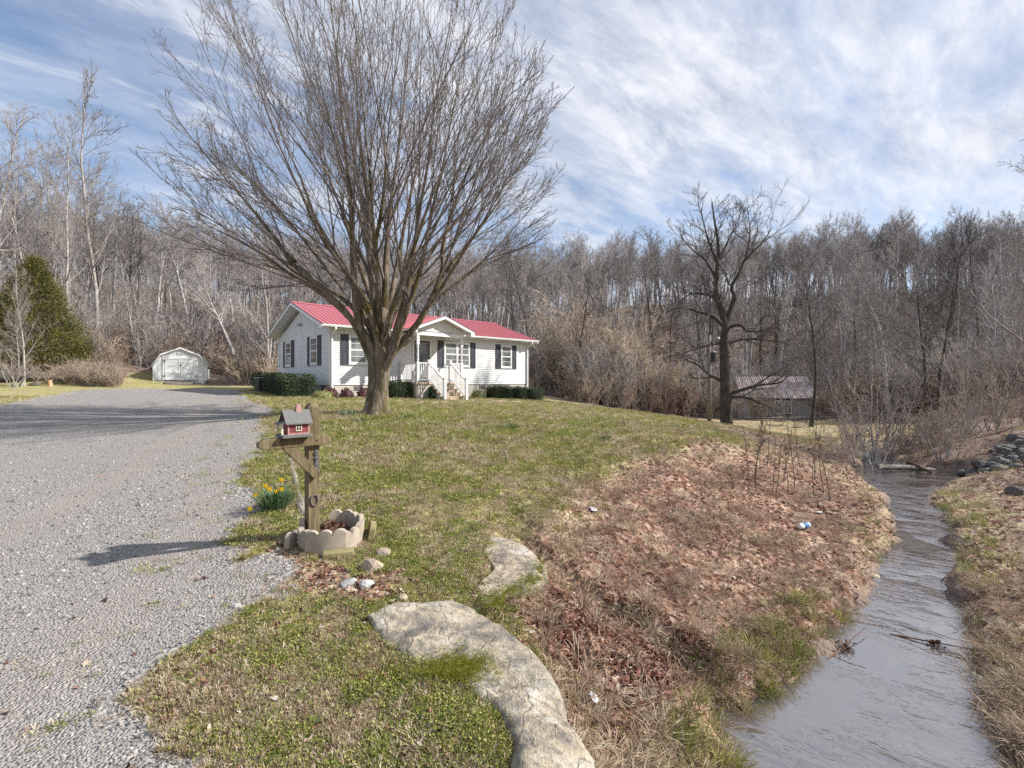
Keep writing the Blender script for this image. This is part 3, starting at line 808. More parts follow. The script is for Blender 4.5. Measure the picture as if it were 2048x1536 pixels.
# posts: square foot and head, turned middle
def turned_post(x, y, z0, z1, par):
    m = MB()
    m.box((x - 0.06, y - 0.06, z0), (x + 0.06, y + 0.06, z0 + 0.95)); m.box((x - 0.06, y - 0.06, z1 - 0.45), (x + 0.06, y + 0.06, z1))
    zs = [z0 + 0.95, z0 + 1.0, z0 + 1.04, z0 + 1.1, z0 + 1.3, z1 - 0.62, z1 - 0.54, z1 - 0.5, z1 - 0.45]
    rs = [0.055, 0.035, 0.055, 0.04, 0.046, 0.04, 0.055, 0.035, 0.055]
    for i in range(len(zs) - 1): m.cyl((x, y, zs[i]), (x, y, zs[i + 1]), rs[i], rs[i + 1], 12)
    m.build('porch_post', M_trim, par)
turned_post(PX0 + 0.08, -PP + 0.06, DK, WT - 0.17, house); turned_post(PX1 - 0.08, -PP + 0.06, DK, WT - 0.17, house)
def newel(x, y, z0, z1, par):
    m = MB(); m.box((x - 0.055, y - 0.055, z0), (x + 0.055, y + 0.055, z1)); m.box((x - 0.075, y - 0.075, z1), (x + 0.075, y + 0.075, z1 + 0.025))
    m.prism([(x - 0.06, z1 + 0.025), (x + 0.06, z1 + 0.025), (x, z1 + 0.05)], 'y', y - 0.06, y + 0.06)
    return m.build('newel_post', M_trim, par)
RAILN = [0]
def railing(a, b, par=None):
    """a, b: (x, y, z of floor line)"""
    a, b = Vector(a), Vector(b)
    up = Vector((0, 0, 1))
    r = MB().bar(a + up * 0.90, b + up * 0.90, 0.075, 0.05)
    r.bar(a + up * 0.12, b + up * 0.12, 0.05, 0.045)
    r = r.build('railing', M_trim, house)
    d = b - a; n = max(2, int(d.length / 0.115))
    for i in range(1, n):
        q = a + d * (i / n)
        MB().box((q.x - 0.017, q.y - 0.017, q.z + 0.13), (q.x + 0.017, q.y + 0.017, q.z + 0.885)).build('baluster', M_trim, r)
fy = -PP + 0.06
newel(PX0 + 0.08, -0.07, DK, DK + 0.98, house)
railing((PX0 + 0.08, -0.12, DK), (PX0 + 0.08, fy + 0.06, DK))
railing((PX0 + 0.14, fy, DK), (SX0 - 0.05, fy, DK))
newel(SX0, fy, DK, DK + 1.02, house); newel(SX1, fy, DK, DK + 1.02, house)
railing((SX1 + 0.05, fy, DK), (PX1 - 0.14, fy, DK))
railing((PX1 - 0.08, -0.12, DK), (PX1 - 0.08, fy + 0.06, DK))
# steps: risers of split stone under slab treads
NS = 5; SR = 0.165; TR = 0.26
steps = MB()
for k in range(NS):
    steps.box((SX0 + 0.05, -PP - TR * (k + 1) - 0.05, -0.4), (SX1 - 0.05, -PP - TR * k - 0.05, DK - SR * (k + 1) - 0.045))
steps = steps.build('steps', M_found, house)
rr = random.Random(5)
for k in range(NS):
    ztop = DK - SR * (k + 1)
    yf = -PP - TR * (k + 1) - 0.05
    x = SX0 + 0.02
    MB().box((SX0 + 0.02, yf - 0.02, ztop - 0.044), (SX1 - 0.02, yf + TR - 0.001, ztop)).build('tread', M_stone, steps, bevel=0.008)
    while x < SX1 - 0.1:
        w_ = min(rr.uniform(0.2, 0.42), SX1 - 0.02 - x)
        if SX1 - 0.02 - x - w_ < 0.12: w_ = SX1 - 0.02 - x
        MB().box((x + 0.006, yf - 0.018 + rr.uniform(-.004, .004), ztop - SR + 0.006), (x + w_ - 0.006, yf + 0.02, ztop - 0.05)).build('riser_stone', M_stone, steps, bevel=0.008)
        x += w_
yb = -PP - TR * NS + 0.02; zb = DK - SR * NS
newel(SX0, yb, zb - 0.25, zb + 1.0, house); newel(SX1, yb, zb - 0.25, zb + 1.0, house)
railing((SX0, fy - 0.06, DK), (SX0, yb + 0.06, zb + 0.03)); railing((SX1, fy - 0.06, DK), (SX1, yb + 0.06, zb + 0.03))
def hl(x, y, z=None):
    """house-local plan point to the world, on the ground"""
    c, s = math.cos(house.rotation_euler.z), math.sin(house.rotation_euler.z)
    X = HX + c * x - s * y; Y = HY + s * x + c * y
    return (X, Y, gz(X, Y) if z is None else z)

# ------------------------------------------------------------------ air conditioner
q = hl(-1.55, 3.95)
ac = empty('air_conditioner', (q[0], q[1], q[2] - 0.02), house.rotation_euler.z)
tag(ac, 'squat dark air conditioner unit with grey lid between the hedges beside the gable wall', 'air conditioner')
m = MB().box((-0.40, -0.40, 0.05), (0.40, 0.40, 0.68)); m.build('case', M_dark, ac, bevel=0.03)
for k in range(11):
    MB().box((-0.412, -0.412, 0.10 + k * 0.05), (0.412, 0.412, 0.115 + k * 0.05)).build('louver', M_dark, ac)
MB().box((-0.42, -0.42, 0.68), (0.42, 0.42, 0.73)).build('lid', M_grey, ac, bevel=0.015)
MB().box((0.12, -0.418, 0.52), (0.34, -0.413, 0.58)).build('name_plate', M_trim, ac)
MB().box((-0.48, -0.48, -0.1), (0.48, 0.48, 0.05)).build('pad', M_found, ac)

# ------------------------------------------------------------------ garden shed
M_shed = simple('shed_panel', (0.56, 0.595, 0.60), (0.66, 0.69, 0.695), 3, 0.6, 0.05, 0.004, (1, 1, 0.3))
M_shtrim = simple('shed_trim', (0.68, 0.685, 0.70), (0.78, 0.78, 0.79), 3, 0.55, 0.03, 0.002)
M_shingle = simple('shed_shingle', (0.13, 0.13, 0.13), (0.21, 0.205, 0.2), 14, 0.9, 0.3, 0.01)
M_ramp = simple('ramp_plank', (0.26, 0.23, 0.20), (0.40, 0.36, 0.31), 6, 0.9, 0.2, 0.01, (1, 6, 1))
M_hinge = simple('red_hinge', (0.10, 0.03, 0.03), (0.18, 0.06, 0.05), 10, 0.6, 0, 0)
SY = 33.0; sx = (361 - 1024) / 960 * SY
shed = empty('garden_shed', (sx, SY, gz(sx, SY) - 0.02), math.radians(29))
tag(shed, 'pale grey barn shed with gambrel roof and double doors at the end of the drive', 'shed')
SW, SD, F0 = 1.5, 3.6, 0.22
prof = [(-SW, F0), (SW, F0), (SW, F0 + 1.02), (1.06, F0 + 1.74), (0, F0 + 2.20), (-1.06, F0 + 1.74), (-SW, F0 + 1.02)]
wall = MB().prism(prof, 'y', 0, SD).build('wall', M_shed, shed)
for k in range(-6, 7):
    x = k * 0.22 + 0.05
    zt = F0 + (2.20 - abs(x) / 1.06 * 0.46 if abs(x) < 1.06 else 1.74 - (abs(x) - 1.06) / 0.44 * 0.72)
    MB().box((x - 0.005, -0.006, F0), (x + 0.005, -0.001, zt - 0.03)).build('panel_groove', M_grey, wall)
for s in (-1, 1):
    MB().box((s * SW - 0.05, -0.022, F0 - 0.02), (s * SW + 0.05, 0.0, F0 + 0.97)).build('corner_board', M_shtrim, shed)
rf = MB()
ro = [(0, 2.24), (1.10, 1.76), (1.62, 0.94)]
th = 0.05
rf_pts = [(-x, F0 + z) for x, z in ro[::-1]] + [(x, F0 + z) for x, z in ro[1:]]
rf_top = [(x, z + th) for x, z in rf_pts]
for i in range(len(rf_pts) - 1):
    rf.prism([rf_pts[i], rf_pts[i + 1], rf_top[i + 1], rf_top[i]], 'y', -0.10, SD + 0.1)
rf = rf.build('roof', M_shingle, shed)
for i in range(len(rf_pts) - 1):
    a, b = rf_pts[i], rf_pts[i + 1]
    MB().prism([(a[0], a[1] - 0.07), (b[0], b[1] - 0.07), (b[0], b[1] + 0.035), (a[0], a[1] + 0.035)], 'y', -0.125, -0.101).build('rake_board', M_shtrim, rf)
# door casing and two leaves with Z bracing
m = MB(); m.box((-1.0, -0.035, F0 + 0.02), (-0.88, -0.001, F0 + 1.66)); m.box((0.88, -0.035, F0 + 0.02), (1.0, -0.001, F0 + 1.66)); m.box((-0.88, -0.035, F0 + 1.55), (0.88, -0.001, F0 + 1.66))
m.build('door_casing', M_shtrim, shed)
for s in (-1, 1):
    a, b = (-0.87, -0.01) if s < 0 else (0.01, 0.87)
    d = MB().box((a, -0.03, F0 + 0.04), (b, -0.005, F0 + 1.54)).build('door', M_shed, shed)
    w_ = 0.09
    for (x0, x1, z0, z1) in ((a, a + w_, .04, 1.54), (b - w_, b, .04, 1.54), (a + w_, b - w_, .04, .13), (a + w_, b - w_, 1.45, 1.54), (a + w_, b - w_, .52, .61), (a + w_, b - w_, 1.0, 1.09)):
        MB().box((x0, -0.052, F0 + z0), (x1, -0.0305, F0 + z1)).build('door_rail', M_shtrim, d)
    xi = b - w_ if s < 0 else a + w_; xo = a + w_ if s < 0 else b - w_
    MB().bar((xo, -0.041, F0 + 0.63), (xi, -0.041, F0 + 1.0), 0.02, 0.07).build('door_brace', M_shtrim, d)
    for z in (0.30, 1.35):
        xh = a - 0.02 if s < 0 else b + 0.02
        MB().box((xh - 0.05, -0.062, F0 + z - 0.045), (xh + 0.05, -0.0525, F0 + z + 0.045)).build('hinge', M_hinge, d)
MB().box((-0.07, -0.075, F0 + 1.02), (0.07, -0.053, F0 + 1.06)).build('latch', M_dark, shed)
vt = MB().box((-0.21, -0.03, F0 + 1.76), (0.21, -0.002, F0 + 1.93)).build('vent', M_shtrim, shed)
for k in range(5):
    MB().box((-0.19, -0.036, F0 + 1.775 + k * 0.03), (0.19, -0.0305, F0 + 1.787 + k * 0.03)).build('slat', M_grey, vt)
# crossed lattice skirt and the plank ramp
for s in (-1, 1):
    x0, x1 = (-SW, -0.8) if s < 0 else (0.75, SW)
    lt = MB().box((x0, 0.03, -0.05), (x1, 0.06, F0 - 0.005)).build('lattice', M_dark, shed)
    k = x0
    while k < x1 - 0.04:
        for dx in (-0.1, 0.1):
            xa, xb = min(max(k, x0), x1), min(max(k + dx, x0), x1)
            MB().bar((xa, -0.004 if dx > 0 else 0.008, 0.0), (xb, -0.004 if dx > 0 else 0.008, F0 - 0.02), 0.01, 0.035).build('lattice_strip', M_trim, lt)
        k += 0.1
rp = MB().prism([(0.0, F0 - 0.03), (-0.9, 0.02), (-0.9, -0.08), (0.0, -0.08)], 'x', -0.78, 0.73).build('ramp', M_ramp, shed)
for k in range(6):
    y0 = -0.9 + k * 0.15; z0 = 0.02 + (F0 - 0.05) * k / 6
    MB().box((-0.8, y0 + 0.006, z0 + 0.02), (0.75, y0 + 0.144, z0 + 0.045)).build('ramp_plank', M_ramp, rp)

# ------------------------------------------------------------------ abandoned shack by the woods
M_rust, t, p = newmat('rusted_sheet')
v = objcoord(t)
f = noise(t, mapping(t, v, (3.5, 0.5, 0.5)), 1.6, 7, 0.65)
L(t, mixc(t, ramp(t, f, [(0.36, 0.0), (0.60, 1.0)]), (0.50, 0.47, 0.46), (0.24, 0.125, 0.085)), p.inputs['Base Color'])
p.inputs['Roughness'].default_value = 0.6; p.inputs['Metallic'].default_value = 0.2
M_oldw = simple('weathered_board', (0.26, 0.24, 0.215), (0.48, 0.445, 0.40), 7, 0.9, 0.3, 0.01, (6, 6, 0.7), rand=0.25)
M_oldp = simple('weathered_blue_board', (0.42, 0.45, 0.48), (0.58, 0.60, 0.62), 5, 0.85, 0.2, 0.01, (5, 5, 0.6), rand=0.15)
KY = 36.0; kx = (1488 - 1024) / 960 * KY
shack = empty('shack', (kx, KY, gz(kx, KY) - 0.05), math.radians(-12))
tag(shack, 'derelict plank shack with rusted metal roof at the edge of the woods', 'shack')
KL, KD, KH, KR = 4.7, 3.6, 1.75, 1.45
# frame walls behind the boards
bw = MB(); bw.box((0.05, KD - 0.1, 0), (KL, KD - 0.05, KH)); bw.box((KL - 0.08, 0.08, 0), (KL - 0.03, KD - 0.1, KH)); bw.build('back_wall', M_oldw, shack)
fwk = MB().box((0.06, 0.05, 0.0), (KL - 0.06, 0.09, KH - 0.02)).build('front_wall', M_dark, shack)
rr = random.Random(9)
x = 0.0
while x < KL:
    w_ = rr.uniform(0.15, 0.3)
    if not (2.72 < x + w_ / 2 < 3.18):
        lift = 0.25 if 0.3 < x < 1.9 else 0.0
        top = KH - rr.uniform(0.05, 0.12) - (0.22 if 0.9 < x < 2.3 else 0)
        MB().box((x + 0.008, 0.0, rr.uniform(0, 0.06) + lift * (x - 0.3) / 1.6), (x + w_ - 0.008, 0.045, top)).build('board', M_oldp if x < 0.3 else M_oldw, fwk)
    x += w_
gw = MB().prism([(0.1, 0), (KD - 0.1, 0), (KD - 0.1, KH), (KD / 2, KH + KR - 0.05), (0.1, KH)], 'x', 0.06, 0.1).build('gable_wall', M_oldw, shack)
y = 0.0
while y < KD - 0.05:
    w_ = rr.uniform(0.16, 0.26); yc = y + w_ / 2
    top = KH + KR * (1 - abs(yc - KD / 2) / (KD / 2)) - 0.12
    if not (1.5 < yc < 2.2): MB().box((0.0, y + 0.006, 0.0), (0.055, min(y + w_ - 0.006, KD - 0.02), min(top, KH + 0.05))).build('board', M_oldp, gw)
    if top > KH + 0.1: MB().box((0.0, y + 0.006, KH + 0.056), (0.055, min(y + w_ - 0.006, KD - 0.02), top)).build('board', M_oldw, gw)
    y += w_
for wx in (2.35, 2.98):
    m = MB(); wz0, wz1 = 0.45, 1.42
    m.box((wx - 0.27, -0.03, wz0), (wx - 0.21, 0.02, wz1)); m.box((wx + 0.21, -0.03, wz0), (wx + 0.27, 0.02, wz1)); m.box((wx - 0.21, -0.03, wz1 - 0.06), (wx + 0.21, 0.02, wz1)); m.box((wx - 0.21, -0.03, wz0), (wx + 0.21, 0.02, wz0 + 0.05))
    m.box((wx - 0.015, -0.02, wz0 + 0.05), (wx + 0.015, 0.01, wz1 - 0.06)); m.box((wx - 0.21, -0.018, 0.92), (wx - 0.015, 0.008, 0.95)); m.box((wx + 0.015, -0.018, 0.92), (wx + 0.21, 0.008, 0.95))
    wi = m.build('window', M_trim, shack)
    MB().box((wx - 0.20, -0.008, wz0 + 0.05), (wx + 0.20, -0.002, wz1 - 0.06)).build('pane', M_glass, wi)
rfk = MB().prism([(-0.25, KH - 0.1), (KD / 2, KH + KR), (KD + 0.25, KH - 0.1), (KD + 0.25, KH - 0.14), (KD / 2, KH + KR - 0.04), (-0.25, KH - 0.14)], 'x', -0.15, KL + 0.15).build('roof', M_oldw, shack)
npan = 8; pwk = (KL + 0.4) / npan
for side in (0, 1):
    for i in range(npan):
        y0 = -0.32 - rr.uniform(0, 0.06) if side == 0 else KD + 0.32
        vs = []; prof = []
        for r in range(4):
            b = r * pwk / 4; prof += [(b, 0), (b + 0.015, 0.03), (b + 0.04, 0.03), (b + 0.055, 0)]
        prof.append((pwk, 0)); k = len(prof)
        sl = (KR + 0.1) / (KD / 2 + 0.25)
        for (yy, z_) in ((y0, KH - 0.09 - 0.07 * sl), (KD / 2, KH + KR + 0.01 + rr.uniform(0, .02))):
            for (b, h) in prof: vs.append((b, yy, z_ + h))
        o = link(bpy.data.objects.new('roof_panel', mesh_np('roof_panel', np.array(vs), np.array([(i2, i2 + 1, k + i2 + 1, k + i2) for i2 in range(k - 1)]), False, [M_rust])), rfk)
        o.location = (-0.2 + i * pwk, 0, 0.0)
# fallen boards in front of the shack
for i in range(7):
    X = kx + 0.6 + i * 0.75 + rr.uniform(-.2, .2); Y = KY - 1.1 - i * 0.12 + rr.uniform(-.3, .3)
    o = MB().box((-rr.uniform(0.5, 1.1), -0.09, 0), (rr.uniform(0.5, 1.1), 0.09, 0.03)).build('fallen_board', M_oldw)
    o.location = (X, Y, gz(X, Y) + 0.08); o.rotation_euler = (rr.uniform(-.2, .2), rr.uniform(-.15, .15), rr.uniform(-.5, .5))
    tag(o, 'weathered grey board fallen on the grass in front of the shack', 'board', 'boards fallen from the shack')

# ------------------------------------------------------------------ utility pole
M_pole = simple('pole_wood', (0.16, 0.14, 0.12), (0.26, 0.235, 0.21), 5, 0.9, 0.3, 0.01, (8, 8, 0.5))
PYY = 30.0; pxx = (1419 - 1024) / 960 * PYY
pole = empty('utility_pole', (pxx, PYY, gz(pxx, PYY) - 0.1))
tag(pole, 'slim grey utility pole with small dark transformer left of the dark walnut tree', 'utility pole')
MB().cyl((0, 0, 0), (0, 0, 5.4), 0.13, 0.10, 12).build('pole', M_pole, pole, smooth=True)
tr_ = MB().cyl((0.24, -0.05, 3.75), (0.24, -0.05, 4.35), 0.15, 0.15, 14).build('transformer', M_dark, pole, smooth=False)
MB().cyl((0.24, -0.05, 4.35), (0.24, -0.05, 4.42), 0.16, 0.10, 14).build('cap', M_grey, tr_)
MB().cyl((0.2, -0.05, 4.42), (0.2, -0.05, 4.58), 0.03, 0.02, 8).build('bushing', M_grey, tr_)
MB().bar((0, 0, 4.1), (0.15, -0.05, 4.1), 0.06).build('bracket', M_grey, pole)
MB().bar((0.0, 0.0, 5.15), (0.5, -0.05, 5.3), 0.03).build('lamp_arm', M_grey, pole)
MB().cyl((0.5, -0.05, 5.32), (0.5, -0.05, 5.18), 0.07, 0.15, 12).build('lamp_shade', M_grey, pole)
# ------------------------------------------------------------------ sign post with bird house, edging ring
M_post = simple('treated_timber', (0.06, 0.046, 0.023), (0.25, 0.195, 0.11), 3.2, 0.9, 0.8, 0.012, (9, 9, 0.8), detail=8)
PYp = 4.6; pxp = (624 - 1024) / 960 * PYp
pz = gz(pxp, PYp)
TH = math.radians(44)
post = empty('number_post', (pxp, PYp, pz), TH)       # local -x runs along the arm, local -y is the lit face
tag(post, 'weathered timber post with crossarm, brace and house numbers inside the scalloped edging', 'post')
PWD = 0.105; H = 1.30
h2 = PWD / 2
m = MB()
vs = [(-h2,-h2,-.2),(h2,-h2,-.2),(h2,h2,-.2),(-h2,h2,-.2),(-h2,-h2,H-.045),(h2,-h2,H-.045),(h2,h2,H-.045),(-h2,h2,H-.045),(-h2*.45,-h2*.45,H),(h2*.45,-h2*.45,H),(h2*.45,h2*.45,H),(-h2*.45,h2*.45,H)]
m.add(vs, [(3,2,1,0),(0,1,5,4),(1,2,6,5),(2,3,7,6),(3,0,4,7),(4,5,9,8),(5,6,10,9),(6,7,11,10),(7,4,8,11),(8,9,10,11)])
m.build('upright', M_post, post, bevel=0.004)
AZ = 0.945; AH = 0.047
arm = MB().prism([(-.46, AZ - AH), (.10, AZ - AH), (.145, AZ - AH * .3), (.145, AZ + AH * .3), (.10, AZ + AH), (-.44, AZ + AH), (-.50, AZ + AH * .45), (-.50, AZ - AH * .55)], 'y', -h2 - 0.052, -h2 + 0.03)
arm = arm.build('crossarm', M_post, post, bevel=0.008)
MB().cyl((0.005, -h2 - 0.0545, AZ), (0.005, -h2 - 0.051, AZ), 0.009, 0.009, 10).build('bolt_hole', M_dark, arm)
br_ = MB().prism([(-.30, AZ - AH - .001), (-.19, AZ - AH - .001), (h2 * .2, AZ - .27), (h2 * .2, AZ - .36), (-.02, AZ - .355)], 'y', -h2 - 0.048, -h2 - 0.001)
br_.build('brace', M_post, post, bevel=0.004)
M_num = simple('number_metal', (0.035, 0.037, 0.042), (0.20, 0.21, 0.22), 60, 0.4, 0.1, 0.001)
def numeral(txt, x, z, size, rot, mat, ext=0.006):
    cu = bpy.data.curves.new('numeral', 'FONT'); cu.body = txt; cu.size = size; cu.extrude = ext; cu.align_x = 'CENTER'; cu.align_y = 'CENTER'; cu.bevel_depth = 0.0015; cu.offset = 0.0015
    to = bpy.data.objects.new('numeral', cu)
    dg = bpy.context.evaluated_depsgraph_get()
    COL.objects.link(to); bpy.context.view_layer.update()
    me = bpy.data.meshes.new_from_object(to.evaluated_get(bpy.context.evaluated_depsgraph_get()))
    bpy.data.objects.remove(to)
    me.materials.clear(); me.materials.append(mat)
    o = link(bpy.data.objects.new('numeral', me), post)
    o.location = (x, -h2 - ext - 0.001, z); o.rotation_euler = (math.radians(90), 0, 0)
    o.rotation_euler.rotate_axis('Z', rot)
    return o
for ch, z, r in (('6', .825, .05), ('9', .760, -.1), ('8', .700, .12), ('2', .640, -.5)):
    numeral(ch, 0.018, z, 0.078, r, M_num)
MN2 = simple('zero_metal', (0.10, 0.09, 0.08), (0.22, 0.20, 0.18), 40, 0.6, 0.1, 0.001)
m = MB(); nn = 24
for i in range(nn):
    a0, a1 = 2 * math.pi * i / nn, 2 * math.pi * (i + 1) / nn
    m.cyl((0.034 * math.cos(a0), 0, 0.052 * math.sin(a0)), (0.034 * math.cos(a1), 0, 0.052 * math.sin(a1)), 0.0085, 0.0085, 6)
o = m.build('numeral', MN2, post, smooth=True); o.location = (0.0, -h2 - 0.009, 0.375); o['label'] = 'oval metal zero low on the post'
# bird house standing on the arm
M_bred = simple('barn_red', (0.17, 0.026, 0.036), (0.29, 0.075, 0.085), 14, 0.6, 0.15, 0.003)
M_broof = simple('felt_roof', (0.12, 0.12, 0.115), (0.19, 0.188, 0.18), 60, 0.95, 0.3, 0.003)
M_bpink = simple('faded_red_trim', (0.36, 0.20, 0.18), (0.46, 0.29, 0.26), 20, 0.8, 0.2, 0.003)
ca, sa = math.cos(TH), math.sin(TH)
def post_pt(x, y, z): return (pxp + ca * x - sa * y, PYp + sa * x + ca * y, pz + z)
bh = empty('bird_house', post_pt(-0.175, -h2 - 0.01, AZ + AH), TH)
tag(bh, 'small red wooden bird house with grey roof and chimney on the crossarm', 'bird house')
MB().box((-.145, -.11, 0.001), (.115, .11, .03)).build('base', M_broof, bh, bevel=0.004)
BW, BD, BZ, BT = .095, .075, .03, .155
wl = MB().prism([(-BD, BZ), (BD, BZ), (BD, BT), (0, BT + .085), (-BD, BT)], 'x', -BW, BW).build('wall', M_bred, bh)
for k in range(7):
    MB().box((-BW + .012, -BD - .0035, BZ + .012 + k * .016), (BW - .012, -BD - .0005, BZ + .025 + k * .016)).build('clapboard', M_bred, wl)
for x in (-BW, BW - .012):
    MB().box((x, -BD - .006, BZ), (x + .012, -BD + .001, BT)).build('corner_board', M_bpink, wl)
MB().box((-BW + .012, -BD - .0055, BZ), (BW - .012, -BD - .0005, BZ + .011)).build('base_board', M_bpink, wl)
wx, wz = 0.0, BZ + .065
m = MB(); m.box((wx - .027, -BD - .0095, wz - .035), (wx - .021, -BD - .004, wz + .035)); m.box((wx + .021, -BD - .0095, wz - .035), (wx + .027, -BD - .004, wz + .035)); m.box((wx - .021, -BD - .0095, wz + .029), (wx + .021, -BD - .004, wz + .035)); m.box((wx - .021, -BD - .0095, wz - .035), (wx + .021, -BD - .004, wz - .029))
m.box((wx - .0022, -BD - .009, wz - .029), (wx + .0022, -BD - .005, wz + .029)); m.box((wx - .021, -BD - .0088, wz - .002), (wx - .0022, -BD - .0052, wz + .002)); m.box((wx + .0022, -BD - .0088, wz - .002), (wx + .021, -BD - .0052, wz + .002))
M_cream = simple('cream_paint', (0.62, 0.58, 0.44), (0.72, 0.68, 0.54), 30, 0.6, 0.05, 0.002)
wb = m.build('window', M_cream, bh)
MB().box((wx - .021, -BD - .0055, wz - .029), (wx + .021, -BD - .004, wz + .029)).build('pane', M_dark, wb)
# porch end with post and small roof
MB().box((-BW - .05, -BD + .005, BZ), (-BW - .036, -BD + .02, BT - .03)).build('porch_post', M_cream, bh)
MB().box((-BW - .05, BD - .02, BZ), (-BW - .036, BD - .005, BT - .03)).build('porch_post', M_cream, bh)
MB().prism([(-BW - .062, BT - .035), (-BW - .001, BT - .01), (-BW - .001, BT - .002), (-BW - .062, BT - .027)], 'y', -BD - .01, BD + .01).build('porch_roof', M_broof, bh)
rb = MB()
for s in (-1, 1):
    e = BD + .03
    sl = .085 / BD
    rb.prism([(s * e, BT - .03 * sl), (0, BT + .085), (0, BT + .095), (s * e, BT - .03 * sl + .01)], 'x', -BW - .025, BW + .025)
rb = rb.build('roof', M_broof, bh)
MB().box((.0, -.022, BT + .05), (.044, .022, BT + .115)).build('chimney', M_bpink, rb)
MB().box((.004, -.018, BT + .115), (.040, .018, BT + .14)).build('chimney', M_bpink, rb)
for x in (.004, .028):
    MB().box((x, -.012, BT + .14), (x + .012, .012, BT + .152)).build('chimney_pot', M_bpink, rb)

# scalloped concrete edging: each cast block is a thing
M_edge = simple('cast_concrete', (0.27, 0.225, 0.175), (0.45, 0.385, 0.315), 7, 0.95, 0.4, 0.008, rand=0.15)
M_edgeold = simple('mossy_concrete', (0.20, 0.17, 0.08), (0.33, 0.28, 0.15), 9, 0.95, 0.3, 0.006)
def edging(x, y, rz, lobes, mat, label, curve=0.0, tilt=0.0, dz=0.0, h=0.115, lw=0.118, th=0.05):
    ps = []
    tot = lobes * lw
    top = []
    for k in range(lobes):
        c = -tot / 2 + lw * (k + .5)
        for i in range(9):
            a = math.pi - math.pi * i / 8
            top.append((c + lw / 2 * .98 * math.cos(a), h + lw * .42 * math.sin(a)))
    n = len(top)
    vs = []
    for d in (-th / 2, th / 2):
        for (a, b) in top:
            vs.append((a, d + curve * ((2 * a / tot) ** 2), b))
        for (a, b) in top:
            vs.append((a, d + curve * ((2 * a / tot) ** 2), -0.06))
    fs = []
    for i in range(n - 1):
        fs += [(n + i, n + i + 1, i + 1, i), (2 * n + i, 2 * n + i + 1, 3 * n + i + 1, 3 * n + i), (i, i + 1, 2 * n + i + 1, 2 * n + i)]
    fs += [(n, 0, 2 * n, 3 * n), (n - 1, 2 * n - 1, 4 * n - 1, 3 * n - 1)]
    m = MB().add(vs, fs)
    o = m.build('edging_block', mat, None, bevel=0.006)
    o.location = (x, y, gz(x, y) + dz); o.rotation_euler = (tilt, 0, rz)
    tag(o, label, 'edging', 'concrete edging blocks around the post')
    return o
def up(px, py): 
    q = unproject(np.array([float(px)]), np.array([float(py)]))[0]; return float(q[0]), float(q[1])
ex, ey = (660 - 1024) / 960 * 4.55, 4.60
ring = [  # angle round the bed (deg, 0 = +X), lobes, label
 (-78, 3, 'three-lobed scalloped edging block nearest the camera, standing on a mossy block'),
 (-132, 2, 'two-lobed scalloped edging block directly in front of the post'),
 (-32, 2, 'scalloped edging block at the right front of the bed'),
 (12, 2, 'scalloped edging block seen end-on at the right of the bed'),
 (52, 2, 'tan scalloped edging block at the back right of the bed'),
 (92, 2, 'scalloped edging block at the back, half hidden by the post'),
 (172, 2, 'scalloped edging block seen end-on, left of the post')]
for a, lb, lab in ring:
    r = math.radians(a)
    X = ex + 0.265 * math.cos(r); Y = ey + 0.30 * math.sin(r)
    edging(X, Y, r + math.pi / 2, lb, M_edge, lab, curve=0.03, tilt=math.radians(3), dz=0.06 if a == -78 else 0.03, h=0.105)
r = math.radians(20)
edging(ex + .37 * math.cos(r), ey + .40 * math.sin(r), r + math.pi / 2, 2, M_edgeold, 'older mossy scalloped block leaning outside the right of the ring', curve=0.02, tilt=0.12, dz=0.0, h=0.08)
r = math.radians(185)
edging(ex + .31 * math.cos(r), ey + .30 * math.sin(r) - .09, math.radians(80), 2, M_edge, 'low edging block outside the ring at the driveway side', curve=0.0, tilt=0.05, dz=-0.01, h=0.08)
o = MB().box((-.13, -.05, -.06), (.13, .06, .05)).build('concrete_block', M_edgeold, None, bevel=0.01)
r = math.radians(-70); X, Y = ex + .31 * math.cos(r) + .08, ey + .34 * math.sin(r) - .03
o.location = (X, Y, gz(X, Y)); o.rotation_euler = (0, 0, r + math.pi / 2)
tag(o, 'short mossy concrete block under the nearest edging block', 'concrete block')
# a rotten stump end inside the bed
M_rot = simple('rotten_wood', (0.07, 0.04, 0.025), (0.24, 0.14, 0.09), 10, 0.95, 0.6, 0.02, (4, 4, 1))

# ------------------------------------------------------------------ rocks
def rock_mesh(name, rng, n=2, flat=0.6, jag=0.25):
    import bmesh
    bm = bmesh.new(); bmesh.ops.create_icosphere(bm, subdivisions=n, radius=1.0)
    ph = rng.random((5, 3)) * 2 - 1; ph /= np.linalg.norm(ph, axis=1)[:, None]
    dist = 0.55 + 0.3 * rng.random(5)
    for vtx in bm.verts:
        c = np.array(vtx.co)
        for d, q in zip(ph, dist):
            e = c @ d - q
            if e > 0: c = c - d * e * 0.9
        c = c * (1 + jag * (rng.random() - 0.5) * 0.4)
        vtx.co = (c[0], c[1], c[2] * flat)
    me = bpy.data.meshes.new(name); bm.to_mesh(me); bm.free()
    return me
M_limestone, t, p = newmat('limestone')
v = objcoord(t)
f1 = noise(t, v, 3.0, 7, 0.68, 0.6); f2 = noise(t, v, 11, 6, 0.75); f3 = noise(t, v, 0.9, 4, 0.5)
vc = N(t, 'ShaderNodeTexVoronoi', feature='DISTANCE_TO_EDGE'); vc.inputs['Scale'].default_value = 4.5
dn = N(t, 'ShaderNodeTexNoise'); dn.inputs['Scale'].default_value = 3.0; L(t, v, dn.inputs['Vector'])
L(t, mixc(t, 0.35, v, dn.outputs['Color']), vc.inputs['Vector'])
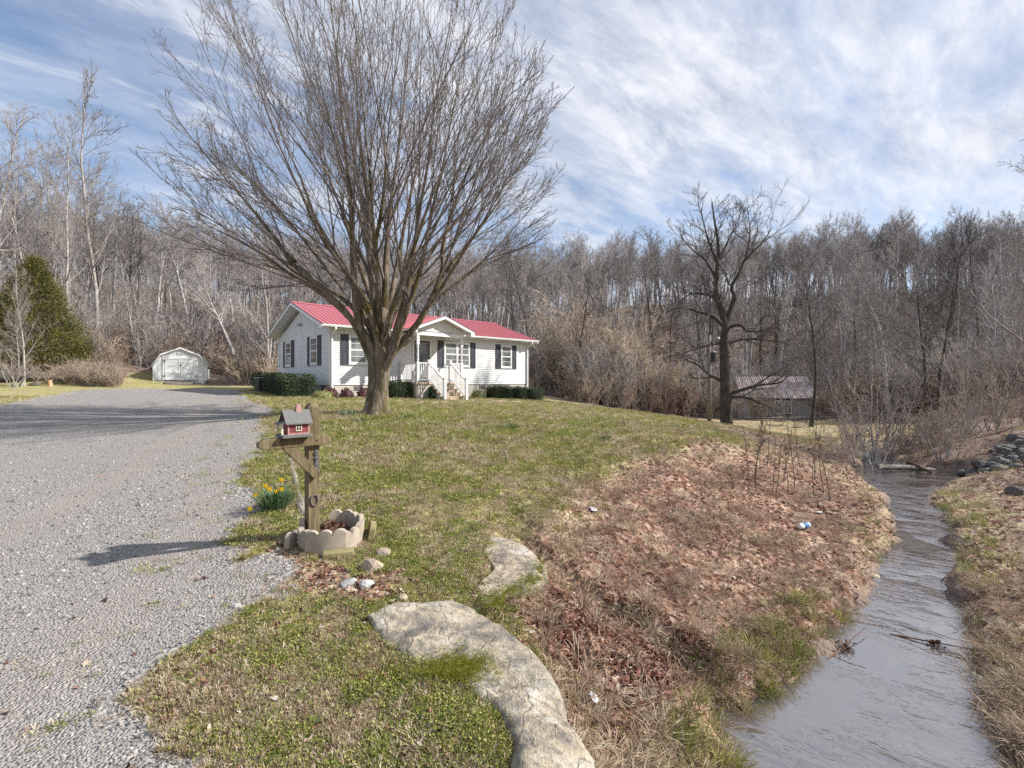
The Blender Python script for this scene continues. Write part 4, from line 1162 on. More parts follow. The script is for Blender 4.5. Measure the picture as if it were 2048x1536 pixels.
c = ramp(t, f1, [(0.35, (0.16, 0.145, 0.125)), (0.44, (0.32, 0.28, 0.225)), (0.51, (0.48, 0.41, 0.295)), (0.60, (0.58, 0.53, 0.45))])
c = mixc(t, ramp(t, f2, [(0.50, 0.0), (0.60, 0.7)]), c, (0.17, 0.158, 0.145))
c = mixc(t, ramp(t, f3, [(0.50, 0.0), (0.62, 0.45)]), c, (0.21, 0.195, 0.18))
c = mixc(t, math_node(t, 'MULTIPLY', ramp(t, vc.outputs['Distance'], [(0.0, 0.5), (0.02, 0.0)]), ramp(t, f1, [(0.40, 0.15), (0.55, 1.0)])), c, (0.07, 0.06, 0.045))
L(t, c, p.inputs['Base Color']); p.inputs['Roughness'].default_value = 0.92; p.inputs['Specular IOR Level'].default_value = 0.15
hh = math_node(t, 'ADD', math_node(t, 'ADD', f2, f1), ramp(t, vc.outputs['Distance'], [(0.0, 0.0), (0.03, 0.12)]))
bump(t, p, hh, 1.0, 0.05)
def slab_rock(name, pix, ztop, drop, label, seed, inward=0.25, zc=0.05):
    """a worn rock shelf: outline given by where its rim stands, domed top and steep sides going into the ground"""
    rim = np.array([(CAMZ - zt) * 960 / (py - 763) for (px, py), zt in zip(pix, ztop)])
    P0 = np.array([((px - 1024) / 960 * y, y) for (px, py), y in zip(pix, rim)])
    zt = np.array(ztop)
    n = len(P0); K = 120
    # closed Catmull-Rom through the rim
    tt = np.linspace(0, n, K, endpoint=False); i = tt.astype(int); f = (tt - i)[:, None]
    Q = np.concatenate([P0, zt[:, None]], 1)
    a, b, c_, d = Q[(i - 1) % n], Q[i % n], Q[(i + 1) % n], Q[(i + 2) % n]
    R = 0.5 * ((2 * b) + (-a + c_) * f + (2 * a - 5 * b + 4 * c_ - d) * f ** 2 + (-a + 3 * b - 3 * c_ + d) * f ** 3)
    rng = np.random.default_rng(seed)
    cen = R.mean(0)
    rings = []
    for sc, dz in ((1.07, -drop), (1.06, -drop * .45), (1.045, -.17), (1.02, -.085), (.98, -.035), (.93, -.008), (.86, .012), (.75, zc * .6), (.5, zc), (.25, zc), (.05, zc)):
        r = R.copy(); r[:, :2] = cen[:2] + (R[:, :2] - cen[:2]) * sc
        r[:, 2] = R[:, 2] * min(1, sc + .0) + cen[2] * (1 - min(1, sc)) + dz
        am = 0.035 if sc < 1.0 else 0.06
        nz = fbm(r[:, 0] + seed, r[:, 1] + dz * 3, 4.0, 4, seed) - .5
        r[:, 2] += nz * am * 1.5
        jit = (fbm(np.cos(np.arange(K) / K * 6.283) * 3 + seed, np.sin(np.arange(K) / K * 6.283) * 3 + dz * 5, 2.0, 3, seed + 3) - .5) * (0.07 if sc > .98 else 0.04)
        r[:, :2] += (R[:, :2] - cen[:2]) / (np.linalg.norm(R[:, :2] - cen[:2], axis=1)[:, None] + 1e-6) * jit[:, None]
        rings.append(r)
    V = np.concatenate(rings); m_ = len(rings); k = np.arange(m_ * K).reshape(m_, K)
    q = np.stack([k[:-1], np.roll(k[:-1], -1, 1), np.roll(k[1:], -1, 1), k[1:]], -1).reshape(-1, 4)
    V = np.vstack([V, V[-K:].mean(0)]); tip = len(V) - 1
    tri = np.stack([k[-1], np.roll(k[-1], -1), np.full(K, tip)], 1)
    org = np.array([cen[0], cen[1], cen[2] - drop]); V = V - org
    o = obj_np(name, V, [q, tri], M_limestone)
    o.location = org
    # outward normals
    import bmesh
    bm = bmesh.new(); bm.from_mesh(o.data); bmesh.ops.recalc_face_normals(bm, faces=bm.faces); bm.to_mesh(o.data); bm.free()
    tag(o, label, 'rock')
    return o
def strip_rock(name, right, left, zr, zl, drop, label, seed, zc):
    """a long worn rock: two rims with a rounded back between them and flanks going down into the ground"""
    def rim(pix, zs, K):
        P0 = np.array([((px - 1024) / 960 * (CAMZ - z) * 960 / (py - 763), (CAMZ - z) * 960 / (py - 763), z) for (px, py), z in zip(pix, zs)])
        e = np.vstack([2 * P0[0] - P0[1], P0, 2 * P0[-1] - P0[-2]]); m_ = len(P0)
        d = np.concatenate([[0], np.cumsum(np.linalg.norm(np.diff(P0[:, :2], axis=0), axis=1))]); tt = np.interp(np.linspace(0, d[-1], K), d, np.arange(m_))
        i_ = np.minimum(tt.astype(int), m_ - 2); f = (tt - i_)[:, None]
        a, b, c_, d_ = e[i_], e[i_ + 1], e[i_ + 2], e[i_ + 3]
        return 0.5 * (2 * b + (c_ - a) * f + (2 * a - 5 * b + 4 * c_ - d_) * f ** 2 + (-a + 3 * b - 3 * c_ + d_) * f ** 3)
    K = 90
    Rr, Rl = rim(right, zr, K), rim(left, zl, K)
    w = Rr - Rl; w[:, 2] = 0; wl = np.linalg.norm(w, axis=1, keepdims=True); wd = w / (wl + 1e-6)
    rows = []
    prof = [(-1, -.10, -drop), (-1, -.09, -.3), (-1, -.06, -.13), (-1, -.02, -.05), (-.92, 0, -.012), (-.8, 0, .2), (-.6, 0, .55), (-.35, 0, .85), (0, 0, 1.0), (.3, 0, .95), (.55, 0, .7), (.75, 0, .4), (.88, 0, .1), (.96, 0, -.02), (1, .02, -.06), (1, .05, -.14), (1, .075, -.3), (1, .09, -drop)]
    for q, (t_, o_, h_) in enumerate(prof):
        c_ = Rl + (Rr - Rl) * (t_ + 1) / 2 + wd * o_ * np.minimum(1, wl * 4)
        c_[:, 2] += (zc * h_ if 0 < q < len(prof) - 1 and h_ > .05 else h_)
        c_[:, 2] += (fbm(c_[:, 0] + seed, c_[:, 1], 4.5, 4, seed) - .5) * .085
        c_[:, :2] += wd[:, :2] * ((fbm(np.arange(K) * .11 + seed, np.full(K, float(np.sign(t_)) * 3), 1.0, 4, seed + 2) - .5) * .14 * abs(t_) ** 3)[:, None]
        rows.append(c_)
    V = np.concatenate(rows); k = np.arange(len(prof) * K).reshape(len(prof), K)
    q_ = np.stack([k[:-1, :-1].ravel(), k[:-1, 1:].ravel(), k[1:, 1:].ravel(), k[1:, :-1].ravel()], 1)
    org = V.mean(0); org[2] = -drop
    o = obj_np(name, V - org, q_, M_limestone); o.location = org
    import bmesh
    bm = bmesh.new(); bm.from_mesh(o.data); bmesh.ops.recalc_face_normals(bm, faces=bm.faces)
    if sum(f_.normal.z * f_.calc_area() for f_ in bm.faces) < 0: bmesh.ops.reverse_faces(bm, faces=bm.faces)
    bm.to_mesh(o.data); bm.free()
    tag(o, label, 'rock')
strip_rock('rock_shelf', [(735,1236),(800,1206),(900,1200),(985,1228),(1060,1282),(1110,1350),(1150,1430),(1190,1520),(1212,1660)], [(733,1240),(775,1280),(885,1345),(962,1395),(1010,1452),(1040,1560),(1080,1700)],
           [.05,.05,.035,.01,-.01,-.03,-.04,-.05,-.06], [.045,.04,.03,.025,.02,.015,.0], .75, 'long pale curved rock shelf in the grass beside the leafy ditch', 4, .028)
slab_rock('rock_outcrop', [(985,1066),(1045,1085),(1090,1130),(1068,1163),(1010,1188),(968,1215),(948,1180),(985,1140),(962,1100)],
          [.07,.03,-.03,-.03,-.01,-.02,.02,.04,.06], 0.55, 'tan rock outcrop with mossy edge below the lawn', 9, zc=0.02)
rng = np.random.default_rng(3)
rms = [rock_mesh('rock', rng, 2, f) for f in (.55, .7, .5, .8)]
M_white_rock = simple('white_rock', (0.33, 0.325, 0.32), (0.48, 0.47, 0.455), 6, 0.9, 0.5, 0.02, rand=0.1)
M_riprap = simple('dark_rock', (0.07, 0.064, 0.058), (0.20, 0.185, 0.17), 4, 0.9, 0.5, 0.03, rand=0.35)
M_tanrock = simple('tan_rock', (0.30, 0.235, 0.17), (0.45, 0.37, 0.28), 5, 0.9, 0.5, 0.02, rand=0.15)
for i, mm in enumerate(rms): mm.materials.append(M_white_rock)
def rock(px, py, s, mat, label, group=None, i=0, rz=0.0, sink=0.35, name='rock', xy=None):
    X, Y = up(px, py) if xy is None else xy
    me = rms[i % 4] if mat is M_white_rock else rms[i % 4].copy()
    if mat is not M_white_rock: me.materials.clear(); me.materials.append(mat)
    o = link(bpy.data.objects.new(name, me))
    o.scale = (s, s * .8, s); o.location = (X, Y, gz(X, Y) + s * (.5 - sink) * .6); o.rotation_euler = (0.1, -0.1, rz)
    tag(o, label, 'rock', group); return o
rock(697, 1172, .075, M_white_rock, 'white angular rock in front of the mossy block, left of the pair', i=0, rz=.4)
rock(733, 1175, .07, M_white_rock, 'white angular rock in front of the mossy block, right of the pair', i=1, rz=1.2)
rock(745, 1140, .10, M_tanrock, 'grey upright stone propped beside the edging ring', i=3, rz=.7, sink=.2)
rock(768, 1112, .10, M_tanrock, 'tan stone among dry stems right of the edging ring', i=2, rz=2.1)
rock(803, 1200, .06, M_tanrock, 'small pale stone at the tip of the curved rock shelf', i=1, rz=2.6)
rock(470, 1215, .045, M_white_rock, 'small white stone on the gravel edge', i=2, rz=.3)
rock(2030, 985, .22, M_riprap, 'rounded grey boulder below the pile of dark rocks', i=3, rz=.5)
rock(1990, 1385, .11, M_riprap, 'flat grey stone at the creek edge under the grassy bank', i=0, rz=1.2)
rock(1748, 1157, .10, M_tanrock, 'flat tan stone at the inside bend of the creek', i=2, rz=.2)
rock(68, 771, .30, M_riprap, 'low grey rock on the grass beside the clay pipe', i=0, rz=.2)
rs = np.random.default_rng(12)
for i in range(150):
    a = rs.random(); b = rs.random()
    px = 1940 + 170 * a; py = 878 + 66 * b
    if py < 935 - (px - 1930) * .62 or py > 950: continue
    X, Y = up(px, py)
    rock(0, 0, .09 + .14 * rs.random(), M_riprap, 'dark angular riprap rock piled on the far creek bank', 'riprap pile on the far bank', i, rs.random() * 6, .25 + .1 * rs.random(), name='riprap_rock', xy=(X + rs.normal() * .1, Y + rs.normal() * .1))
# rock ledge in the bank on the far left
X, Y = (18 - 1024) / 960 * 27.5, 27.5
o = obj_np('rock_ledge', *(lambda: (lambda mm: (np.array([v.co[:] for v in mm.vertices]) * np.array([2.6, .9, .9]), np.array([pl.vertices[:] for pl in mm.polygons])))(rms[2]))(), M_riprap, smooth=False)
o.location = (X, Y, gz(X, Y) + .1); o.rotation_euler = (0, 0, .4)
tag(o, 'long grey rock ledge in the brushy bank beside the cedar', 'rock')
# clay pipe / pot standing crooked
M_clay = simple('clay', (0.46, 0.26, 0.13), (0.58, 0.38, 0.22), 6, 0.8, 0.1, 0.01)
X, Y = up(101, 772)
o = MB().cyl((0, 0, 0), (0, 0, .36), .115, .085, 16).build('clay_pipe', M_clay, None, smooth=False)
o.location = (X, Y, gz(X, Y) - .02); o.rotation_euler = (0, -.12, 0)
tag(o, 'orange clay pipe standing crooked at the edge of the drive', 'clay pipe')
# weathered timber along the drive, behind the post
M_tim = simple('grey_timber', (0.20, 0.17, 0.145), (0.40, 0.355, 0.31), 6, 0.95, 0.7, 0.02, (1, 8, 8))
a = np.array(up(607, 1030)); b = np.array(up(582, 925))
rngt = np.random.default_rng(4)
nseg = 14; pts = np.linspace(0, 1, nseg)[:, None] * (b - a) + a
V = []; 
for i, pnt in enumerate(pts):
    for k in range(10):
        an = 2 * math.pi * k / 10
        r_ = .055 * (1 + .35 * (rngt.random() - .5)) * (.8 + .2 * math.sin(i))
        V.append((pnt[0] + r_ * math.cos(an), pnt[1], gz(*pnt) + .005 + r_ * .8 * math.sin(an)))
V = np.array(V); k = np.arange(nseg * 10).reshape(nseg, 10)
q = np.stack([k[:-1], np.roll(k[:-1], -1, 1), np.roll(k[1:], -1, 1), k[1:]], -1).reshape(-1, 4)
V = np.vstack([V, V[:10].mean(0), V[-10:].mean(0)])
caps = np.array([(i, (i + 1) % 10, len(V) - 2) for i in range(10)] + [(len(k) * 10 - 10 + (i + 1) % 10, len(k) * 10 - 10 + i, len(V) - 1) for i in range(10)])
o = obj_np('edge_timber', V, [q, caps], M_tim, smooth=False)
tag(o, 'weathered grey timber lying along the driveway edge behind the post', 'timber')
# fallen log across the head of the creek
def log(name, p0, p1, r, mat, label, cat='log', seed=0):
    rg = np.random.default_rng(seed); ns = 16
    p0, p1 = np.array(p0), np.array(p1); V = []
    ax = (p1 - p0) / np.linalg.norm(p1 - p0); sx_ = np.cross(ax, (0, 0, 1)); sx_ /= np.linalg.norm(sx_); sz_ = np.cross(sx_, ax)
    for i in range(ns):
        f = i / (ns - 1); c_ = p0 + (p1 - p0) * f + sz_ * .06 * math.sin(f * 3) + sx_ * .05 * math.sin(f * 5 + seed)
        for k in range(8):
            an = 2 * math.pi * k / 8; rr_ = r * (1 - .45 * f) * (1 + .2 * (rg.random() - .5))
            V.append(c_ + sx_ * rr_ * math.cos(an) + sz_ * rr_ * math.sin(an))
    V = np.array(V); k = np.arange(ns * 8).reshape(ns, 8)
    q = np.stack([k[:-1], np.roll(k[:-1], -1, 1), np.roll(k[1:], -1, 1), k[1:]], -1).reshape(-1, 4)
    V = np.vstack([V, V[:8].mean(0), V[-8:].mean(0)])
    caps = np.array([(i, (i + 1) % 8, len(V) - 2) for i in range(8)] + [((ns - 1) * 8 + (i + 1) % 8, (ns - 1) * 8 + i, len(V) - 1) for i in range(8)])
    o = obj_np(name, V, [q, caps], mat); tag(o, label, cat); return o
A1, A2 = at(1752, 934, 14.4), at(1900, 946, 14.6)
log('fallen_log', A1, A2, .09, M_tim, 'grey fallen log lying across the head of the creek', seed=2)
A1, A2 = at(1812, 925, 14.9), at(1862, 946, 14.2)
log('fallen_branch', A1, A2, .05, M_rot, 'dark broken branch crossing over the fallen log', 'branch', seed=5)
# paving planks of the front walk
rr = random.Random(21)
for i in range(9):
    q0 = hl(-1.2 + i * 1.05, -3.9 - i * .02)
    o = MB().box((-.48, -.22, -.04), (.48, .22, .035)).build('stepping_stone', M_tanrock, None, bevel=0.012)
    o.location = q0; o.rotation_euler = (rr.uniform(-.02, .02), rr.uniform(-.02, .02), house.rotation_euler.z + rr.uniform(-.08, .08))
    tag(o, 'pale flat stepping stone of the sunken walk across the lawn before the house', 'stepping stone', 'stepping stones of the front walk')
# litter
def crumple(name, px, py, s, col, label, cat, seed):
    rg = np.random.default_rng(seed); mm = rock_mesh(name, rg, 2, .5, .9)
    mtl = simple(name + '_skin', col, tuple(min(1, c_ * 1.25) for c_ in col), 20, 0.5, 0.2, 0.01)
    mm.materials.append(mtl)
    X, Y = up(px, py); o = link(bpy.data.objects.new(name, mm)); o.scale = (s * 1.4, s, s * .7); o.location = (X, Y, gz(X, Y) + s * .4); o.rotation_euler = (.2, .1, seed)
    tag(o, label, cat)
crumple('paper_scrap', 1186, 1021, .06, (.62, .62, .64), 'crumpled white paper scrap on the leaf bank below the lawn', 'litter', 1)
crumple('plastic_bag', 1180, 1392, .055, (.66, .67, .70), 'crumpled white bag among leaves in the ditch', 'litter', 2)
crumple('plastic_scrap', 1637, 1025, .05, (.6, .6, .6), 'grey plastic scrap in the dry weeds', 'litter', 3)
X, Y = up(1608, 1060)
bt = empty('plastic_bottle', (X, Y, gz(X, Y) + .06), .5)
tag(bt, 'crushed clear bottle with blue label lying on the leaves above the creek', 'bottle')
Mb = simple('blue_label', (.03, .10, .28), (.10, .22, .42), 30, .4, .1, .002); Mc = simple('clear_plastic', (.5, .54, .58), (.66, .7, .74), 20, .2, .1, .002)
MB().cyl((-.14, 0, 0), (-.05, 0, .01), .02, .05, 12).build('neck', Mc, bt, smooth=True)
MB().cyl((-.05, 0, .01), (.06, 0, 0), .052, .05, 12).build('label_band', Mb, bt, smooth=True)
MB().cyl((.06, 0, 0), (.13, .01, 0), .05, .045, 12).build('body', Mc, bt, smooth=True)
# ------------------------------------------------------------------ trees
def unit(a): return a / (np.linalg.norm(a, axis=-1, keepdims=True) + 1e-9)
def tubes(groups):
    """groups: list of (P (B,N,3), R (B,N), sides). returns verts, quads"""
    VS, QS, base = [], [], 0
    for P, R, S in groups:
        B, Nn, _ = P.shape
        if B == 0: continue
        T = np.empty_like(P); T[:, 1:-1] = P[:, 2:] - P[:, :-2]; T[:, 0] = P[:, 1] - P[:, 0]; T[:, -1] = P[:, -1] - P[:, -2]
        T = unit(T)
        mt = unit(P[:, -1] - P[:, 0])
        ref = np.where(np.abs(mt[:, 2:3]) < 0.8, np.array([[0, 0, 1.0]]), np.array([[1.0, 0, 0]]))[:, None, :]
        U = unit(np.cross(T, np.broadcast_to(ref, T.shape))); Vv = np.cross(T, U)
        an = np.arange(S) * 2 * math.pi / S
        ring = P[:, :, None] + R[:, :, None, None] * (U[:, :, None] * np.cos(an)[:, None] + Vv[:, :, None] * np.sin(an)[:, None])
        VS.append(ring.reshape(-1, 3))
        k = np.arange(B * Nn * S).reshape(B, Nn, S) + base
        q = np.stack([k[:, :-1], np.roll(k[:, :-1], -1, 2), np.roll(k[:, 1:], -1, 2), k[:, 1:]], -1).reshape(-1, 4)
        QS.append(q); base += B * Nn * S
    return np.concatenate(VS), np.concatenate(QS)
def spawn(P, R, k, t0, t1, ang, angj, Lf, n, wob, upw, rfac, rng, rmin=0.003, taper=0.7, tpow=1.0, minup=None, outward=None):
    """k children on each parent"""
    B, Nn, _ = P.shape
    t = t0 + (t1 - t0) * ((np.arange(k)[None] + rng.random((B, k))) / k)
    f = t * (Nn - 1); i = np.minimum(f.astype(int), Nn - 2); fr = (f - i)
    bi = np.arange(B)[:, None]
    pos = P[bi, i] * (1 - fr[..., None]) + P[bi, i + 1] * fr[..., None]
    tan = unit(P[bi, i + 1] - P[bi, i])
    rad = R[bi, i] * (1 - fr) + R[bi, i + 1] * fr
    plen = np.linalg.norm(np.diff(P, axis=1), axis=-1).sum(1)[:, None]
    per = unit(np.cross(tan, rng.normal(size=tan.shape)))
    if minup is not None:                      # prefer sideways and upward shoots
        per2 = unit(np.cross(tan, rng.normal(size=tan.shape))); sw = (per[..., 2] < per2[..., 2])[..., None]
        per = np.where(sw & (rng.random(sw.shape) < minup), per2, per)
    if outward is not None:                    # shoots turn out from the stem's axis
        od_ = unit(pos * np.array([1, 1, .0]) + .01); per2 = unit(od_ - tan * (od_ * tan).sum(-1, keepdims=True))
        per = np.where((rng.random(t.shape) < outward * .55)[..., None], unit(per2 + .55 * rng.normal(size=per2.shape)), per)
        per = unit(per - tan * (per * tan).sum(-1, keepdims=True))
    a = ang + angj * rng.normal(size=t.shape)
    d = unit(tan * np.cos(a)[..., None] + per * np.sin(a)[..., None])
    ln = Lf(t, plen, pos, d) * (0.75 + 0.5 * rng.random(t.shape))
    r0 = np.maximum(rad * rfac * (0.8 + 0.4 * rng.random(t.shape)), rmin)
    pos = pos.reshape(-1, 3); d = d.reshape(-1, 3); ln = ln.reshape(-1); r0 = r0.reshape(-1)
    M = len(pos); out = np.empty((M, n, 3)); out[:, 0] = pos
    st = (ln / (n - 1))[:, None]
    for j in range(1, n):
        d = unit(d + wob * rng.normal(size=d.shape) + upw * np.array([0, 0, 1.0]))
        out[:, j] = out[:, j - 1] + d * st
    tp = 1 - taper * (np.linspace(0, 1, n) ** tpow)
    rr_ = np.maximum(r0[:, None] * tp[None], rmin * 0.6)
    return out, rr_
def cat(*prs):
    return np.concatenate([p[0] for p in prs]), np.concatenate([p[1] for p in prs])
def path(pts, radii, n):
    """smooth one hand-set limb to n points"""
    pts = np.asarray(pts, float); m = len(pts); tt = np.linspace(0, m - 1, n); i = np.minimum(tt.astype(int), m - 2); f = (tt - i)[:, None]
    e = np.vstack([2 * pts[0] - pts[1], pts, 2 * pts[-1] - pts[-2]])
    a, b, c_, d = e[i], e[i + 1], e[i + 2], e[i + 3]
    P = 0.5 * (2 * b + (c_ - a) * f + (2 * a - 5 * b + 4 * c_ - d) * f ** 2 + (-a + 3 * b - 3 * c_ + d) * f ** 3)
    R = np.interp(tt, np.arange(m), radii)
    return P[None], R[None]

B_maple = bark('maple_bark', (0.05, 0.038, 0.028), (0.27, 0.22, 0.175), (0.13, 0.105, 0.018), 1.0, 1.6)
B_mapletwig = simple('maple_twig', (0.11, 0.09, 0.077), (0.25, 0.212, 0.184), 3, 0.85, 0, 0)
B_dark = bark('dark_bark', (0.028, 0.025, 0.022), (0.095, 0.085, 0.075), (0.08, 0.07, 0.018), 0.15)
B_darktwig = simple('dark_twig', (0.06, 0.053, 0.048), (0.13, 0.115, 0.105), 3, 0.9, 0, 0)
B_grey = bark('grey_bark', (0.16, 0.145, 0.135), (0.40, 0.375, 0.355), None, 0, 0.8, 0.3)
B_greytwig = simple('grey_twig', (0.24, 0.213, 0.198), (0.40, 0.366, 0.345), 2, 0.9, 0, 0, rand=0.3)
B_syc = bark('sycamore_bark', (0.17, 0.145, 0.125), (0.40, 0.38, 0.355), None, 0, 0.4, 0.12)
B_syctwig = simple('sycamore_twig', (0.21, 0.185, 0.17), (0.36, 0.33, 0.305), 2, 0.9, 0, 0, rand=0.15)
B_tan = simple('tan_brush', (0.31, 0.245, 0.185), (0.50, 0.41, 0.325), 3, 0.9, 0, 0, rand=0.25)
B_pale = simple('pale_tan_twig', (0.40, 0.325, 0.24), (0.60, 0.50, 0.40), 3, 0.9, 0, 0, rand=0.2)
B_thin = simple('grey_brush_twig', (0.21, 0.165, 0.135), (0.36, 0.295, 0.245), 3, 0.9, 0, 0, rand=0.2)
B_redbrush = simple('brown_brush', (0.22, 0.165, 0.135), (0.37, 0.285, 0.235), 3, 0.9, 0, 0, rand=0.25)

# --- the big maple on the lawn: topped years ago, a fan of long straight shoots
rng = np.random.default_rng(42)
TX, TY = -3.62, 13.0
TZ = gz(TX, TY)
maple = empty('maple_tree', (TX, TY, TZ))
tag(maple, 'large bare multi-stemmed maple with mossy trunk on the lawn before the house', 'tree')
def tl(px, py, dy=0.0):
    q = at(px, py, TY + dy); return np.array([q.x - TX, q.y - TY, q.z - TZ])
trunk_px = [(752, 845), (753, 815), (757, 770), (760, 730), (762, 695), (764, 660), (766, 620)]
tp_, tr0 = path([tl(*q) for q in trunk_px], [.36, .30, .265, .285, .29, .21, .13], 26)
# root flare and lumpy bark
S = 28
an = np.arange(S) * 2 * math.pi / S
V = []
for i in range(26):
    c0 = tp_[0, i]; r_ = tr0[0, i]; hgt = c0[2]
    fl = 1 + 0.5 * math.exp(-max(hgt, 0) / 0.13) * (0.45 + 0.55 * np.cos(an * 5 + .8)) + 0.05 * np.cos(an * 3 + hgt * 2) + 0.035 * np.cos(an * 11 + np.sin(hgt * 6)) + 0.03 * (fbm(np.cos(an) * 3 + 9, np.sin(an) * 3 + hgt * 2.2, 1.5, 4, 5) - .5)
    V.append(np.stack([c0[0] + r_ * fl * np.cos(an), c0[1] + r_ * fl * np.sin(an) * .95, np.full(S, hgt)], 1))
V = np.concatenate(V); k = np.arange(26 * S).reshape(26, S)
tq = np.stack([k[:-1], np.roll(k[:-1], -1, 1), np.roll(k[1:], -1, 1), k[1:]], -1).reshape(-1, 4)
V = np.vstack([V, V[-S:].mean(0) + np.array([0, 0, .08])])
tcap = np.stack([k[-1], np.roll(k[-1], -1), np.full(S, len(V) - 1)], 1)
# main limbs read from the photograph: list of (pixel, pixel, depth offset) and base radius
LB = [
 ([(735,700,.0),(712,650,-.15),(672,605,-.3),(622,560,-.5),(585,527,-.6),(552,478,-.7),(505,420,-.8)], .16, .06),
 ([(740,690,-.2),(716,640,-.35),(708,560,-.5),(704,470,-.6),(700,390,-.7),(690,300,-.8)], .15, .07),
 ([(757,690,.0),(750,620,.1),(742,540,.2),(738,470,.3),(735,400,.3),(722,300,.4)], .17, .07),
 ([(757,680,-.25),(746,610,-.3),(745,540,-.3),(752,480,-.4),(765,410,-.5),(772,330,-.5)], .13, .06),
 ([(766,680,.25),(770,600,.5),(772,520,.7),(778,440,.9),(785,385,1.0)], .16, .09),
 ([(782,700,-.1),(795,650,-.2),(812,590,-.3),(826,520,-.4),(836,440,-.4),(850,360,-.5)], .14, .06),
 ([(786,705,-.25),(806,640,-.4),(832,570,-.5),(850,500,-.6),(862,430,-.6),(885,340,-.6)], .12, .055),
 ([(790,700,.1),(830,655,.0),(862,600,-.1),(886,540,-.2),(884,500,-.2),(905,420,-.2),(940,330,-.2)], .14, .05),
 ([(735,650,.3),(690,600,.7),(640,570,1.0),(590,545,1.2),(540,500,1.4)], .11, .05),
 ([(733,640,.0),(700,560,.3),(655,480,.5),(628,430,.6),(600,350,.8)], .12, .055),
 ([(776,660,.3),(800,600,.7),(840,540,1.1),(880,480,1.4),(930,420,1.6)], .11, .05),
 ([(760,660,.3),(740,590,.8),(715,520,1.2),(690,440,1.6),(660,360,1.9)], .13, .055),
 ([(770,660,.3),(785,580,.9),(800,500,1.4),(815,420,1.8),(835,330,2.1)], .13, .055),
 ([(752,670,-.3),(730,600,-.8),(690,540,-1.2),(640,470,-1.5),(600,380,-1.7)], .11, .05),
 ([(768,670,-.3),(790,600,-.8),(815,530,-1.2),(840,460,-1.5),(870,370,-1.7)], .11, .05),
 ([(760,660,-.2),(757,590,-.6),(752,510,-1.0),(745,430,-1.3),(740,340,-1.5)], .11, .05),
 ([(700,640,-.2),(640,585,-.4),(580,548,-.5),(520,505,-.5),(455,470,-.4)], .10, .04),
 ([(700,600,.3),(655,540,.7),(600,470,.9),(540,400,1.0),(480,340,1.0)], .08, .04),
 ([(845,630,.0),(890,585,.2),(940,545,.4),(990,500,.5)], .09, .04),
 ([(835,645,-.2),(880,580,-.5),(930,500,-.8),(975,430,-1.0)], .09, .04),
 ([(830,600,.5),(890,540,.9),(950,470,1.2),(1000,400,1.4)], .08, .035)]
limbs = []
for pts, r0, r1 in LB:
    rd = list(np.linspace(r0 * .72, r1 * .55, len(pts)))
    x0, y0, d0 = pts[0]
    if y0 >= 640 and abs(x0 - 762) < 60:       # rises out of the trunk itself
        pts = [(760, y0 + 62, d0 * .15), (760 + (x0 - 760) * .55, y0 + 24, d0 * .6)] + pts; rd = [rd[0] * 1.15, rd[0] * 1.12] + rd
    else: rd[0] *= .2
    limbs.append(path([tl(*q) for q in pts], rd, 16))
LP, LR = cat(*limbs)
EC = np.array([-0.2, 0.1, 6.15]); ER = np.array([5.5, 4.9, 6.2])
def env_len(pos, d):
    o_ = (pos - EC) / ER; e = d / ER
    a = (e * e).sum(-1); b = 2 * (o_ * e).sum(-1); c_ = (o_ * o_).sum(-1) - 1
    return (-b + np.sqrt(np.maximum(b * b - 4 * a * c_, 0.01))) / (2 * a)
def full_len(t, pl, pos, d): return np.clip(env_len(pos, d) * 0.92, 0.5, 7.5)
# long shoots: from the limb ends and along them
s1 = spawn(LP, LR, 6, .45, 1.0, .36, .15, full_len, 12, .036, .008, .46, rng, .012, .88, 0.8, outward=.8)
s0 = spawn(LP, LR, 1, .97, 1.0, .06, .05, full_len, 12, .022, .006, .9, rng, .011, .88, 0.8)
S1 = cat(s1, s0)
# smooth shoots out: drop strays that dive too low
ok = S1[0][:, -1, 2] > 2.6 + 0.0 * S1[0][:, -1, 0]
S1 = (S1[0][ok], S1[1][ok])
def ratio(f0, f1): return lambda t, pl, pos, d: np.minimum(pl * (f0 + (f1 - f0) * t), env_len(pos, d) * 0.98)
s2 = spawn(S1[0], S1[1], 9, .10, .94, .40, .12, ratio(.44, .18), 7, .05, .018, .5, rng, .006, .7, minup=.4)
s3 = spawn(s2[0], s2[1], 5, .15, .95, .50, .15, ratio(.42, .24), 4, .06, .02, .6, rng, .0052, .5, minup=.4)
s4 = spawn(s3[0], s3[1], 2, .3, .95, .6, .2, ratio(.5, .35), 3, .08, .02, .7, rng, .0042, .4)
stubs = []
for (px, py, dy, dx_, h_) in ((730, 485, .3, -4, 40), (742, 390, .3, 4, 26), (782, 380, 1.0, 5, 18), (672, 605, -.3, -18, 6), (893, 545, -.2, 14, 20), (590, 524, -.6, -14, 4), (806, 690, -.35, 14, 12)):
    stubs.append(path([tl(px, py, dy), tl(px + dx_ * .6, py - h_ * .6, dy), tl(px + dx_, py - h_, dy), tl(px + dx_ * 1.06, py - h_ * 1.06, dy)], [.07, .062, .05, .004], 10))
stb = cat(*stubs)
lv, lq = tubes([(LP, LR, 10), (stb[0], stb[1], 7)])
o = obj_np('trunk', np.concatenate([V, lv]), [np.concatenate([tq, lq + len(V)]), tcap], B_maple, maple)
cv_, cq_ = tubes([(S1[0], S1[1], 6), (s2[0], s2[1], 4), (s3[0], s3[1], 3), (s4[0], s4[1], 3)])
o = obj_np('crown', cv_, cq_, B_mapletwig, maple)
print('maple tris', len(cq_) * 2, len(S1[0]), len(s2[0]), len(s3[0]), len(s4[0]))

